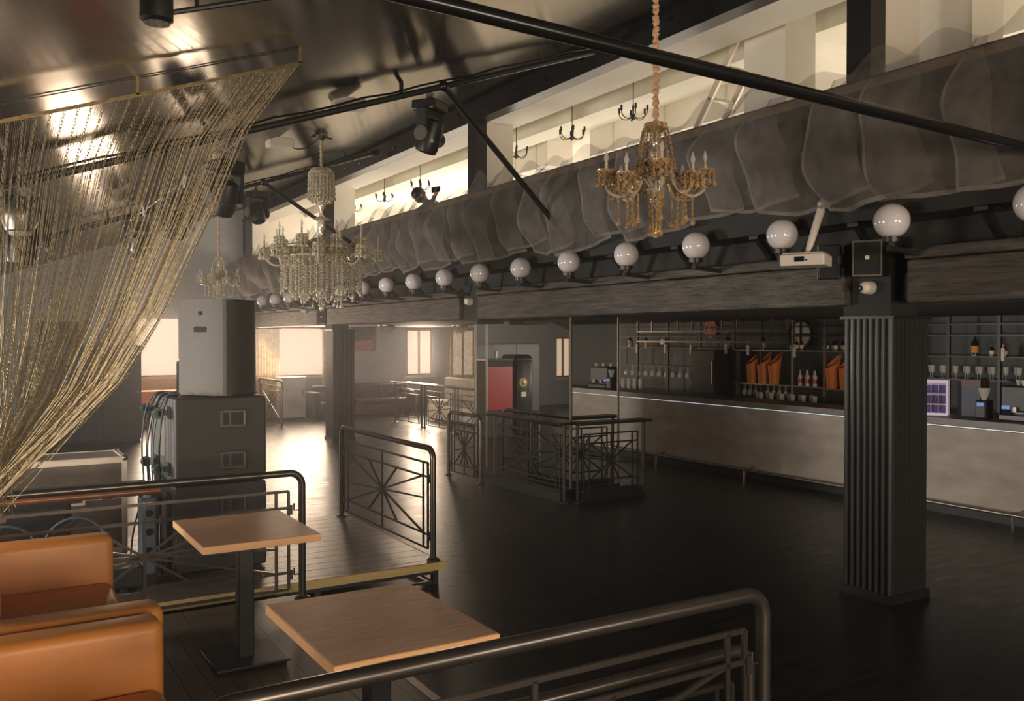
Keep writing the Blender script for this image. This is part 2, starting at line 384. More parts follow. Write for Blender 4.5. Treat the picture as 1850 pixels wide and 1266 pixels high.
# globe wall lamps
gl = thing('globe_lamp', 'white opal globe lamp partly cut by the frame edge', 'wall lamp', (5.72, GY[0], 2.95), group='globe lamps along the gallery')
pr = [(.128 * math.sin(a), -.128 * math.cos(a)) for a in [PI * i / 14 for i in range(2, 15)]]
pr[-1] = (.0008, .128)
mk('globe', B().lathe(pr, seg=24), 'opal', gl, True)
mk('collar', B().lathe([(.062, -.155), (.066, -.118), (.05, -.112)], seg=14), 'black_metal', gl, True)
mk('stem', B().cyl((0, 0, -.19), (0, 0, -.15), .028, 10), 'black_metal', gl)
mk('arm', B().obox((-.03, 0, -.20), (.56, 0, -.24), .05, .035), 'black_metal', gl)
mk('wall_plate', B().box(.54, -.06, -.31, .56, .06, -.17), 'black_metal', gl)
gl_lab = {1: 'white opal globe lamp just right above the wall speaker', 2: 'white opal globe lamp left of the projector pole', 3: 'white opal globe lamp right of and below the amber chandelier',
          4: 'white opal globe lamp left below the amber chandelier', 5: 'white opal globe lamp beneath the free hanging drape corner', 6: 'white opal globe lamp by the lower end of the diagonal strut'}
for k, yy in enumerate(GY[1:], 1):
    dup(gl, (5.72, yy, 2.95), label=gl_lab.get(k, 'white opal globe lamp under the gallery, %s from the right frame edge' % ORD[k]))

# sheer drape: overlapping panels pinned along the ledge
dr = thing('sheer_drape', 'grey see-through mesh drape billowing along the gallery parapet', 'drape', (5.80, 2.0, 3.1))
rnd = random.Random(11)
yy = 2.1
while yy < 22.4:
    w = rnd.uniform(.62, .85); bul = rnd.uniform(.13, .26); sag = rnd.uniform(.03, .15); lift = rnd.uniform(.04, .17); pk = rnd.uniform(.05, .22); tip = rnd.uniform(.55, .95); sl = rnd.uniform(.06, .17); ph = rnd.uniform(0, 6)
    def S(s, t):
        z = 1.0 + pk * max(0, math.sin(PI * min(1, s * 1.15))) ** 2 * (1 - t) - t * (1.0 - lift + sag * (1 - abs(s - tip) / max(tip, 1 - tip)) ** .8 + .02)
        out = (.03 + bul * math.sin(PI * min(1, t ** .85)) * (.25 + .75 * s ** 1.4)) + .05 * math.sin(9 * s + ph) * t + .035 * math.sin(5 * t * 2 + 4 * s + ph)
        if t < .06: out = -.03 + .10 * t / .06 * .5
        y = s * w + sl * math.sin(PI * t) * s - .20 * t ** 2 * (1 - s) * .5 + .10 * t * (s - .5) + .02 * math.sin(7 * t + ph)
        return (-.06 - max(0, out), y, z)
    def surf(s0, s1, t0, t1, ns, ntt):
        b = B(); V = [S(s0 + (s1 - s0) * i / ns, t0 + (t1 - t0) * j / ntt) for j in range(ntt + 1) for i in range(ns + 1)]
        F = [(j * (ns + 1) + i, j * (ns + 1) + i + 1, (j + 1) * (ns + 1) + i + 1, (j + 1) * (ns + 1) + i) for j in range(ntt) for i in range(ns)]
        return b.add(V, F)
    p = mk('drape_panel', surf(0, .975, 0, .97, 14, 18), 'sheer', dr, True); p.location = (0, yy - 2.0, 0)
    mk('hem', surf(.975, 1, 0, 1, 1, 18).add(*(lambda q: (q.v, q.f))(surf(0, 1, .97, 1, 14, 1))), 'sheer_hem', p, True)
    yy += w * rnd.uniform(.66, .86)

# ------------------------------------------------------------------ fluted columns
def make_column(label, loc):
    t = thing('fluted_column', label, 'column', loc, group='fluted columns')
    s = .46
    mk('core', B().box(.02, .02, 0, s - .02, s - .02, 2.27), 'black_gloss', t)
    mk('plinth', B().box(-.015, -.015, 0, s + .015, s + .015, .07), 'black_paint', t)
    mk('head_block', B().box(0, .02, 2.27, s - .12, s, 2.86), 'black_matt', t)
    mk('collar', B().box(-.02, -.02, 2.25, s + .02, s + .02, 2.275), 'black_metal', t)
    rid = mesh_of('ridge', B().prism([(-.020, 0), (-.006, -.026), (.006, -.026), (.020, 0)], .07, 2.25), 'black_metal')
    n = 8
    for k in range(n):
        q = .03 + (s - .06) * k / (n - 1)
        for (x, y, rz) in ((q, .02, 0), (.02, q, -PI / 2), (q, s - .02, PI), (s - .02, q, PI / 2)):
            o = link('ridge', rid, t); o.location = (x, y, 0); o.rotation_euler = (0, 0, rz)
    return t
col1 = make_column('black fluted column standing in front of the bar', (6.15, 4.36, 0))
dup(col1, (6.25, 17.2, 0), label='black fluted column in the hazy far light beside the bright window')
pier = thing('pillar_block', 'plain dark block of the mirrored pillar at the beam joint', 'pillar', (6.12, 10.95, 2.3))
mk('block', B().box(0, 0, 0, .40, .42, .56), 'black_matt', pier)
mk('block_collar', B().box(-.015, -.015, 0, .415, .435, .04), 'black_paint', pier)

# ------------------------------------------------------------------ mirrored pillar with counter and rails
mp_ = thing('mirrored_pillar', 'mirror clad pillar reflecting the bar and the red cabinet', 'pillar', (6.7, 9.5, 0))
mk('core', B().box(.03, .03, 0, .78, 2.57, 2.39), 'black_paint', mp_)
for (y0, y1) in ((.02, 2.22), (2.25, 2.58)): mk('mirror', B().box(.012, y0, .12, .03, y1, 2.38), 'mirror', mp_)
mk('mirror', B().box(.02, .012, .12, .79, .03, 2.38), 'mirror', mp_)
for y in (0, 2.22, 2.58): ubox('mirror_strip', 'steel', mp_, .0, y, .12, .028, y + .028, 2.38)
ubox('mirror_strip', 'steel', mp_, .785, .0, .12, .81, .03, 2.38)
mk('skirting', B().box(-.01, -.01, 0, .81, 2.6, .12), 'black_paint', mp_)

def railing(label, loc, rz, L, h, group=None, hooks=True, top=None, spokes=True, m='rail_metal', r=.026, plinth=False, rays=10):
    t = thing('railing', label, 'railing', loc, rz, group)
    if top is None:
        pts = [(0, 0, .0), (0, 0, h - .09)] + [(.09 - .09 * math.cos(a), 0, h - .09 + .09 * math.sin(a)) for a in [R(q) for q in (15, 30, 45, 60, 75, 90)]]
        pts += [(L - .09 + .09 * math.sin(a), 0, h - .09 + .09 * math.cos(a)) for a in [R(q) for q in (0, 15, 30, 45, 60, 75, 90)]] + [(L, 0, 0)]
        mk('handrail', B().tube(pts, r, 14), m, t, True)
    else:
        for x in (0, L): mk('post', B().cyl((x, 0, 0), (x, 0, h), r * .85, 10), m, t, True)
        mk('counter_ledge', B().rbox(-.06, -top / 2, h, L + .06, top / 2, h + .035, .01, 2), 'black_gloss', t)
    for x in (0, L): mk('foot_flange', B().lathe([(.055, 0), (.055, .008), (.035, .02)], (x, 0, 0), 14), m, t, True)
    if plinth: ubox('plinth', 'black_paint', t, .03, -.03, 0, L - .03, .05, .13)
    a, c, z0, z1 = .10, L - .10, (.14 if plinth else .08), h - .13
    w = .020
    ai, ci, zi0, zi1 = a + .09, c - .09, z0 + .12, z1 - .12
    xm, zm = (a + c) / 2, (zi0 + zi1) / 2
    def bar(p, q, n='bar', ww=w): ubar(n, m, t, (p[0], 0, p[1]), (q[0], 0, q[1]), .014, ww)
    for z in (z0, z1): bar((a, z), (c, z))
    for x in (a, c): bar((x, z0), (x, z1))
    for z in (zi0, zi1): bar((a, z), (c, z))
    for x in (ai, ci): bar((x, z0), (x, z1))
    bar((xm, z0), (xm, z1))
    if spokes:
        dx = (ci - ai) * .19
        for p in ((ai, zi0), (ci, zi0), (ai, zi1), (ci, zi1), (xm - dx, zi0), (xm + dx, zi0), (xm - dx, zi1), (xm + dx, zi1), (ai, zm + .12 * (zi1 - zi0)), (ci, zm - .12 * (zi1 - zi0)), (ai, zm - .12 * (zi1 - zi0)), (ci, zm + .12 * (zi1 - zi0)))[:rays]:
            bar((xm, zm), p, 'spoke', .017)
        mk('hub', B().lathe([(.03, -.012), (.03, .012)], (xm, 0, zm), 12, 'y'), m, t)
    if hooks:
        for z in (zi0 - .02, zi1 - .02):
            for x, d in ((0, 1), (L, -1)):
                mk('latch_hook', B().tube([(x + d * .02, 0, z), (x + d * .06, 0, z), (x + d * .06, 0, z + .05)], .006, 6), m, t)
                mk('lug', B().box(x + d * .085 - .012, -.012, z - .03, x + d * .085 + .012, .012, z + .04), m, t)
    return t
PB = thing('camera_platform', 'low platform with dark plank floor under the orange sofas', 'platform', (0, 0, 0))
SP = thing('speaker_stage', 'low plywood stage on steel frame under the speaker stack', 'stage', (0, 0, 0))
# camera platform: planks run away from the camera
mk('platform_frame', B().box(-2.9, -2.0, .0, 2.05, 6.38, .165).box(2.05, -2.0, 0, 2.90, 2.78, .165), 'black_paint', PB)
ubox('edge_strip', 'alu', PB, 2.05, 2.8, .12, 2.10, 6.38, .201)
k = 0; x = -2.9
while x < 2.04:
    x1 = min(x + .125, 2.05)
    ubox('plank', 'plank_dark', PB, x + .0015, (-2.0), .168, x1 - .0015, 6.40, .20 + .0008 * (k % 3)); k += 1; x = x1
while x < 2.89:
    x1 = min(x + .125, 2.90)
    ubox('plank', 'plank_dark', PB, x + .0015, (-2.0), .168, x1 - .0015, 2.80, .20); x = x1
# stage: planks run across
y = 6.72; k = 0
while y < 9.08:
    y1 = min(y + .095, 9.1)
    ubox('plank', 'plank_stage', SP, -2.9, y + .001, .17, 3.40, y1 - .001, .20 + .0008 * (k % 2)); k += 1; y = y1
ubox('edge_band', 'edge_yellow', SP, -2.9, 6.70, .135, 3.42, 6.72, .198)
ubox('edge_band', 'edge_yellow', SP, 3.40, 6.72, .135, 3.42, 9.1, .198)
ubox('deck_board', 'black_paint', SP, -2.88, 6.73, .137, 3.39, 9.09, .169)
for x in (-2.8, -.8, 1.2, 2.3, 3.34):
    for yy in (6.76, 9.02): ubox('leg', 'black_metal', SP, x, yy, 0, x + .05, yy + .05, .136)
for yy in (6.76, 9.02): ubox('frame_bar', 'black_metal', SP, -2.8, yy, .09, 3.39, yy + .04, .136); ubox('frame_bar', 'black_metal', SP, -2.75, yy + .01, .01, 3.34, yy + .03, .03)
ubox('frame_bar', 'black_metal', SP, 3.345, 6.8, .01, 3.375, 9.02, .03)

railing('dark starburst railing panel at the back of the sofa platform', (-.10, 6.30, .20), 0, 2.15, .92, 'starburst railings', rays=12)
railing('dark starburst railing on the right edge of the speaker stage', (3.36, 6.80, .20), PI / 2, 2.2, .95, 'starburst railings')
railing('thick steel tube railing crossing the lower frame in front of the camera', (.50, 2.40, .20), 0, 2.10, .92, 'starburst railings', m='rail_metal', r=.029)
railing('lower steel tube railing seen through the nearest railing', (.74, 2.68, .20), 0, 2.08, .58, 'starburst railings', spokes=False)
# railings of the island counter and of the far seating
railing('black starburst railing under the island counter facing the dance floor', (6.42, 9.24, 0), PI / 2, 1.75, .99, 'counter railings', False, .26, plinth=True, m='black_metal')
railing('black starburst railing under the island counter facing the bar end', (6.58, 9.18, 0), 0, 1.08, .99, 'counter railings', False, .26, plinth=True, m='black_metal')
railing('narrow sunlit railing panel at the back of the island counter', (6.22, 11.05, 0), PI / 2, 1.0, .97, 'counter railings', True, m='rail_metal')
for k, y in enumerate((15.5, 17.15, 18.8)):
    railing(['sunlit counter railing nearest the mirrored pillar in the far seating', 'middle sunlit counter railing of the far seating', 'sunlit counter railing nearest the brown tufted sofa'][k], (9.0, y, 0), PI / 2, 1.5, 1.0, 'far counter railings', False, .26, m='rail_metal')
railing('hazy starburst railing beside the white cabinet under the far window', (6.2, 20.5, 0), PI / 2, 1.9, 1.08, 'starburst railings', False)

# ------------------------------------------------------------------ tables
def make_table(label, loc):
    t = thing('cafe_table', label, 'table', loc, group='square cafe tables')
    mk('table_top', B().rbox(-.325, -.41, .74, .325, .41, .782, .003, 1), 'table_wood', t)
    mk('edge_band', B().box(-.3265, -.4115, .742, .3265, -.41, .780).box(-.3265, .41, .742, .3265, .4115, .780).box(-.3265, -.41, .742, -.325, .41, .780).box(.325, -.41, .742, .3265, .41, .780), 'table_edge', t)
    mk('pole', B().rbox(-.045, -.045, .02, .045, .045, .735, .006, 2), 'black_metal', t)
    mk('top_plate', B().box(-.16, -.16, .728, .16, .16, .74), 'black_metal', t)
    mk('base_plate', B().rbox(-.21, -.21, .012, .21, .21, .028, .004, 2), 'black_metal', t)
    for sx in (-1, 1):
        for sy in (-1, 1): mk('glide', B().cyl((sx * .18, sy * .18, 0), (sx * .18, sy * .18, .013), .016, 10), 'black_gloss', t)
    return t
t1 = make_table('square wooden cafe table beside the far sofa and back railing', (1.37, 5.28, .201))
dup(t1, (1.37, 3.28, .201), label='square wooden cafe table close behind the front tube railing')

# ------------------------------------------------------------------ sofas
def make_sofa(label, loc, L, m='leather', group='orange leather sofas', cat='sofa', name='leather_sofa'):
    # faces +x, along +y; local x from 0 (back) to .87
    t = thing(name, label, cat, loc, group=group)
    mk('base', B().rbox(.03, .05, .05, .85, L - .05, .24, .02, 2), m, t, True)
    for y in (0, L - .2): mk('arm', B().rbox(.0, y, .04, .87, y + .2, .70, .045, 4), m, t, True)
    mk('backrest', B().rbox(.0, .2, .2, .24, L - .2, .84, .06, 4), m, t, True)
    n = 2; w = (L - .4) / n
    for k in range(n): mk('seat_cushion', B().rbox(.20, .2 + k * w + .004, .22, .86, .2 + (k + 1) * w - .004, .43, .05, 4), m, t, True)
    for x in (.06, .78):
        for y in (.04, L - .1): mk('foot', B().box(x, y, 0, x + .05, y + .05, .06), 'black_paint', t)
    return t
s1 = make_sofa('orange leather sofa beside the back railing', (-.14, 4.17, .201), 1.86)
s2 = dup(s1, (-.18, 2.47, .201), label='orange leather sofa nearest the camera in the lower corner'); s2.scale = (1, .895, 1)
# ------------------------------------------------------------------ speaker stack
def make_sub(label, loc):
    t = thing('subwoofer', label, 'speaker', loc, group='stacked subwoofers')
    W, D, H = .72, 1.0, .705
    mk('cabinet', B().rbox(0, 0, .008, W, D, H, .012, 2), 'speaker_dark', t)
    for z in (.53, .19):
        h = mk('handle', B().rbox(.34, -.008, z - .075, .56, .004, z + .075, .005, 2), 'black_paint', t)
        mk('recess', B().box(.37, -.012, z - .05, .415, -.006, z + .05).box(.435, -.012, z - .05, .53, -.006, z + .05), 'black_matt', h)
        mk('grip', B().box(.535, -.014, z - .05, .545, -.006, z + .05), 'rail_metal', h)
    mk('grille', B().box(W, .04, .05, W + .012, D - .04, H - .04), 'black_metal', t)
    for y in (.25, .82):
        for z in (.12, .58):
            w = mk('caster', B().box(-.02, y - .05, z - .05, 0, y + .05, z + .05).box(-.09, y - .02, z - .02, -.02, y + .02, z + .02), 'black_metal', t)
            mk('wheel', B().lathe([(.02, -.02), (.045, -.02), (.045, .02), (.02, .02)], (-.09, y, z), 16, 'y'), 'black_paint', w); mk('wheel_hub', B().ring((-.09, y - .021, z), .035, .005, 16, 5, 'y'), 'teal', w)
    mk('connector_panel', B().box(-.006, .42, .2, 0, .62, .5), 'steel', t)
    for y in (.1, .9):
        for x in (.08, .62): mk('foot', B().box(x, y - .03, 0, x + .05, y + .03, .008), 'black_gloss', t)
    return t
sub = make_sub('lower black subwoofer box standing on the stage behind the railing', (1.38, 7.4, .201))
dup(sub, (1.38, 7.4, .907), label='upper black subwoofer box carrying the grey loudspeaker')
ls = thing('loudspeaker', 'grey trapezoid loudspeaker on top of the subwoofer stack', 'speaker', (1.75, 7.85, 1.613))
arc = [(1.80 + .30 * math.sin(a), 7.78 - .30 * math.cos(a)) for a in [R(-4 + 94 * q / 14) for q in range(15)]]
poly = [(1.77, 7.485)] + arc + [(1.86, 8.18), (1.55, 8.02), (1.485, 7.80)]
mk('cabinet', B().prism(poly, 1.62, 2.42), 'speaker_grey', ls, world=True, smooth=True)
def off(d): return [(1.80 + (.30 + d) * math.sin(a), 7.78 - (.30 + d) * math.cos(a)) for a in [R(0 + 88 * q / 14) for q in range(15)]]
mk('grille', B().prism(off(.010) + off(-.01)[::-1], 1.635, 2.405), 'speaker_dark', ls, world=True, smooth=True)
for z in (1.62, 2.405): mk('grille_lip', B().prism(off(.022) + off(-.01)[::-1], z, z + .014), 'black_metal', ls, world=True)
mk('handle_slot', B().obox((1.585, 7.682, 2.17), (1.665, 7.60, 2.17), .012, .045), 'black_matt', ls, world=True)
mk('fly_point', B().obox((1.615, 7.652, 2.305), (1.635, 7.632, 2.305), .012, .03), 'black_matt', ls, world=True)
mk('rubber_foot', B().box(1.7, 7.6, 1.613, 1.75, 7.65, 1.622).box(1.9, 7.7, 1.613, 1.95, 7.75, 1.622).box(1.75, 7.95, 1.613, 1.8, 8.0, 1.622), 'black_gloss', ls, world=True)
# loose cables hanging down the back of the stack
for k in range(6):
    y = 7.55 + .12 * k; o = .05 + .015 * (k % 3)
    pts = [(1.43 + .02 * k, y, 1.625), (1.36, y, 1.64), (1.36 - o, y + .02, 1.5), (1.36 - o * 1.6, y + .05 * math.sin(k), 1.2), (1.35 - o, y + .04, .8), (1.32 - o * (1 + k % 2), y - .06, .45), (1.28 - .03 * k, y - .12, .215)]
    P = []
    for i in range(len(pts) - 1):
        for j in range(4): P.append(Vector(pts[i]).lerp(Vector(pts[i + 1]), j / 4))
    P.append(Vector(pts[-1])); Q = [P[0]] + [(P[i - 1] + P[i] + P[i + 1]) / 3 for i in range(1, len(P) - 1)] + [P[-1]]
    tag(mk('speaker_cable', B().tube(Q, .008, 6), 'cable_blue' if k % 2 else 'black_gloss', None, True), 'loose blue grey cable hanging down the side of the speaker stack' if k % 2 else 'loose black cable hanging down the side of the speaker stack', 'cable', 'cables on the speaker stack')
pb = thing('power_box', 'small blue grey power box among the cables beside the stack', 'power box', (1.20, 7.62, .201))
mk('box_body', B().rbox(-.06, -.09, 0, .06, .09, .62, .015, 2), 'cable_blue', pb)
for z in (.2, .35, .5): mk('socket', B().lathe([(.03, -.10), (.03, -.09)], (0, 0, z), 12, 'y'), 'black_gloss', pb)
mk('carry_handle', B().tube([(-.05, 0, .62), (-.05, 0, .68), (.05, 0, .68), (.05, 0, .62)], .01, 8), 'black_metal', pb)
# ------------------------------------------------------------------ flight case and stage clutter
fc = thing('flight_case', 'brown flight case with aluminium edges on the stage', 'case', (0, 8.5, .201))
mk('case_body', B().box(-.6, 0, 0, 1.16, .56, .52), 'case_brown', fc)
mk('case_lid', B().box(-.6, 0, .53, 1.16, .56, .84), 'case_brown', fc)
for z in (.50, .53): ubox('edge_profile', 'alu', fc, -.61, -.012, z - .02, 1.17, .0, z + .012)
for z in (.02, .815):
    ubox('edge_profile', 'alu', fc, -.61, -.012, z - .02, 1.17, .0, z + .03); ubox('edge_profile', 'alu', fc, 1.16, -.01, z - .02, 1.172, .57, z + .03); ubox('edge_profile', 'alu', fc, -.61, .56, z - .02, 1.17, .572, z + .03)
for y in (-.014, .54): ubox('corner_profile', 'alu', fc, 1.13, y, 0, 1.174, y + .034, .845)
ubox('edge_profile', 'alu', fc, -.6, -.012, .84, 1.17, .03, .848); ubox('edge_profile', 'alu', fc, 1.13, .03, .84, 1.17, .56, .848)
for y in (0, .56): mk('ball_corner', B().ball((1.155, y, .835), .03, 10, 6), 'steel', fc, True)
lt = mk('latch', B().rbox(.68, -.03, .44, .84, -.01, .60, .01, 2), 'alu', fc)
mk('latch_dish', B().rbox(.71, -.034, .47, .81, -.028, .57, .003, 1), 'black_metal', lt)
mk('butterfly', B().obox((.735, -.04, .49), (.785, -.04, .55), .012, .018, (0, 1, 0)), 'steel', lt)
kb = thing('keyboard_desk', 'long brown edged stage desk behind the back railing', 'desk', (.35, 7.05, .201))
mk('desk_top', B().box(-.9, -.05, .74, .80, .35, .79), 'black_matt', kb)
mk('wood_edge', B().cyl((-.9, -.07, .765), (.84, -.07, .765), .028, 10), 'brown_edge', kb, True)
for s_ in (-1, 1): mk('cross_leg', B().obox((-.5 * s_, .1, .02), (.55 * s_, .1, .74), .03, .04, (0, 1, 0)), 'black_metal', kb)
for x in (-.6, .6): ubox('foot_bar', 'black_metal', kb, x - .02, -.05, 0, x + .02, .32, .03)
for k, (x, y, z, r) in enumerate(((.62, 6.98, .62, .20), (.18, 6.95, .60, .21))):
    tag(mk('cable_loop', B().ring((x, y + .0, z), r, .010, 26, 6, 'y'), 'cable_blue', None, True), ['coiled cable loop hanging right under the stage desk', 'coiled cable loop hanging left under the stage desk'][k], 'cable', 'cable loops under the desk')
pbx = thing('pedal_box', 'small dark pedal box on the stage floor behind the starburst railing', 'pedal', (.95, 7.3, .201))
mk('pedal_body', B().rbox(-.16, -.12, 0, .16, .12, .16, .02, 2), 'black_metal', pbx)
for x in (-.08, .08): mk('foot_switch', B().cyl((x, -.04, .16), (x, -.04, .19), .02, 10), 'steel', pbx)
mk('plate', B().box(-.1, .03, .16, .1, .09, .165), 'steel', pbx)
rk = thing('equipment_rack', 'black equipment rack on the stage left of the speaker stack', 'rack', (.05, 7.6, .201))
mk('rack_body', B().rbox(0, 0, 0, .6, .55, .62, .015, 2), 'black_matt', rk)
for k in range(4): ubox('rack_unit', 'black_metal', rk, .04, -.014, .06 + .14 * k, .56, .0, .17 + .14 * k); ubox('indicator', 'steel', rk, .10, -.02, .10 + .14 * k, .16, -.013, .13 + .14 * k)
# ------------------------------------------------------------------ far furniture
cb = thing('black_backdrop_cabinet', 'tall black cabinet behind the gold chain curtain', 'cabinet', (.8, 19.3, 0))
mk('cabinet_body', B().box(0, .03, .05, 2.15, .6, 1.95), 'black_matt', cb)
for k in range(3):
    d = mk('cabinet_door', B().box(.01 + .71 * k, 0, .07, .71 + .71 * k, .028, 1.93), 'black_paint', cb)
    mk('knob', B().ball((.66 + .71 * k, -.02, 1.0), .02, 8, 6), 'steel', d)
mk('cabinet_plinth', B().box(.03, .05, 0, 2.12, .58, .05), 'black_gloss', cb)
rc = thing('red_front_counter', 'black counter with glossy red front panel seen in the mirror', 'counter', (3.62, 16.0, 0))
mk('counter_body', B().rbox(0, .03, 0, .64, .6, 1.62, .02, 2), 'black_matt', rc)
mk('red_panel', B().rbox(.02, 0, .58, .635, .03, 1.50, .006, 1), 'red_panel', rc)
mk('top_edge', B().box(-.0, .0, 1.62, .65, .62, 1.66), 'black_gloss', rc)
cu = thing('paper_cup', 'white paper cup standing on the red front counter', 'cup', (3.95, 16.2, 1.66))
mk('cup_wall', B().lathe([(.035, 0), (.055, .15), (.05, .15), (.032, .01)], seg=14), 'paper', cu, True); mk('rim', B().ring((0, 0, .15), .054, .005, 16, 5), 'paper', cu, True)
vm = thing('vending_machine', 'black rounded vending machine beside the red front counter', 'machine', (3.10, 16.0, 0))
mk('machine_body', B().rbox(0, .02, 0, .50, .62, 1.74, .10, 5), 'black_gloss', vm, True)
mk('machine_door', B().rbox(.05, -.005, .15, .45, .03, 1.62, .03, 3), 'black_gloss', vm, True)
mk('emblem', B().lathe([(.10, -.012), (.11, -.004), (.02, -.02)], (.28, 0, 1.15), 16, 'y'), 'gold_dark', vm)
mk('nozzle', B().box(.22, -.03, .85, .34, 0, .95), 'steel', vm)
ws = thing('white_side_cabinet', 'cream low cabinet under the far bright window', 'cabinet', (6.75, 22.3, 0))
mk('cabinet_body', B().box(0, .02, .05, .62, .48, 1.05), 'tile_white', ws)
mk('cabinet_top', B().box(-.02, 0, 1.05, .64, .50, 1.09), 'tile_white', ws)
d_ = mk('cabinet_door', B().box(.02, 0, .07, .60, .018, 1.03), 'tile_white', ws); mk('handle', B().box(.53, -.02, .6, .55, 0, .75), 'steel', d_)
mk('cabinet_foot', B().box(.03, .05, 0, .59, .45, .05), 'black_paint', ws)
def chesterfield(label, loc, L, group=None):
    t = thing('tufted_sofa', label, 'sofa', loc, group=group)      # faces -y, along x
    m = 'leather_brown'
    mk('base', B().rbox(0, .1, .10, L, .85, .34, .03, 3), m, t, True)
    for k in range(2): mk('seat_cushion', B().rbox(.2 + k * (L - .4) / 2 + .006, .06, .33, .2 + (k + 1) * (L - .4) / 2 - .006, .7, .48, .05, 4), m, t, True)
    mk('backrest', B().rbox(0, .62, .3, L, .9, .86, .09, 5), m, t, True)
    for x in (0, L - .2): mk('arm', B().rbox(x, .06, .1, x + .2, .85, .68, .08, 5), m, t, True)
    bt = mesh_of('button', B().ball((0, 0, 0), .018, 8, 5), 'leather_brown', True); tf = mesh_of('tuft', B().ball((0, 0, 0), .075, 10, 6, .9), m, True)
    n = int(L / .16)
    for r_ in range(2):
        for k in range(n - 1):
            o = link('tuft', tf, t); o.location = (.16 * (k + .9 + .5 * r_), .645, .56 + .15 * r_); o.scale = (1, .5, 1)
            o = link('button', bt, t); o.location = (.16 * (k + 1.4 + .5 * r_), .617, .635 + .15 * r_ * .9)
    for k in range(n - 1):
        o = link('tuft', tf, t); o.location = (.16 * (k + .9), .105, .22); o.scale = (1, .3, .9)
    for x in (.08, L - .14):
        for y in (.15, .75): mk('foot', B().lathe([(.025, 0), (.04, .06), (.03, .10)], (x, y, 0), 10), 'brown_edge', t)
    return t
chesterfield('dark brown tufted leather sofa against the far grey wall', (8.45, 22.0, 0), 1.95)
so = make_sofa('orange sofa under the left far bright window', (0, 0, 0), 1.9, group='far orange sofas')
so.location = (2.75, 22.75, 0); so.rotation_euler = (0, 0, -PI / 2)
so2 = dup(so, (5.05, 22.75, 0), label='orange sofa glimpsed behind the speaker stack at the far wall')
so2.scale = (1, .55, 1)
sf = thing('beige_bench', 'beige upholstered bench behind the far counter railings', 'bench', (10.0, 17.2, 0))
mk('bench_base', B().rbox(0, 0, .04, .7, 3.4, .42, .04, 3), 'tile_white', sf, True)
mk('bench_back', B().rbox(.5, 0, .42, .72, 3.4, 1.08, .05, 3), 'concrete', sf, True)
for k in range(3): mk('seat_cushion', B().rbox(.02, .02 + 1.13 * k, .40, .5, 1.12 + 1.13 * k, .52, .03, 3), 'concrete', sf, True)
for y in (.1, 3.2):
    for x in (.05, .58): mk('foot', B().box(x, y, 0, x + .06, y + .06, .05), 'black_paint', sf)
ac = make_sofa('dark armchair silhouette beside the cream cabinet', (7.75, 21.9, 0), .95, m='black_matt', group='far armchairs', cat='armchair', name='armchair')
ac.rotation_euler = (0, 0, -PI / 2); ac.location = (7.44, 22.75, 0)
pt = thing('wall_painting', 'painting of green foliage above a pink band on the far wall', 'painting', (8.85, 22.96, 1.72))
mk('canvas', B().box(0, 0, 0, .72, .035, .70), 'foliage_print', pt)
mk('pink_band', B().box(.08, -.006, .0, .64, .0, .30), 'pink_print', pt)
# curtains of the far windows: hanging pleated strips
def pleated(label, x0, x1, z0, z1, y, m='curtain_yellow'):
    t = thing('window_curtain', label, 'curtain', (x0, y, z1), group='yellow window curtains')
    n = max(4, int((x1 - x0) / .07))
    for k in range(n):
        a, c = (x1 - x0) * k / n, (x1 - x0) * (k + 1) / n
        V = []
        for z in (0, z0 - z1):
            for i in range(7): V.append((a + (c - a) * i / 6, -.03 * math.sin(PI * i / 6), z))
        mk('pleat', B().add(V, [(i, i + 1, i + 8, i + 7) for i in range(6)]), 'curtain_sheer', t, True)
    mk('curtain_rod', B().cyl((-.05, 0, .01), (x1 - x0 + .05, 0, .01), .012, 8), 'gold_dark', t)
    return t
see_through('curtain_sheer', (.62, .47, .24), .6)
pleated('yellow sheer curtain left of the hazy far window', 6.05, 6.85, .45, 2.33, 22.86)
pleated('yellow sheer curtain strip beside the far fluted column', 8.0, 8.32, .45, 2.33, 22.86)
pleated('yellow sheer curtain beside the mirrored pillar at the far end', 11.75, 12.85, .45, 2.33, 22.7)
# flush crystal ceiling lights
fl = thing('crystal_ceiling_lamp', 'gold crystal ceiling lamp above the tufted sofa', 'ceiling lamp', (8.2, 19.0, 2.40), group='flush crystal ceiling lamps')
mk('canopy', B().lathe([(.20, 0), (.20, -.03), (.16, -.05)], seg=18), 'steel', fl, True)
b = B()
for rr, n, z in ((.19, 18, -.07), (.14, 14, -.12), (.08, 8, -.16)):
    for k in range(n): b.octa((rr * math.cos(2 * PI * k / n), rr * math.sin(2 * PI * k / n), z), .022, .05)
mk('crystals', b, 'crystal', fl, stuff=True)
for k, (x, y, l) in enumerate(((9.9, 18.6, 'gold crystal ceiling lamp in front of the far wooden window'), (10.2, 16.6, 'gold crystal ceiling lamp above the far counter railings'), (10.6, 15.6, 'gold crystal ceiling lamp nearest the mirrored pillar'))):
    dup(fl, (x, y, 2.40), label=l)

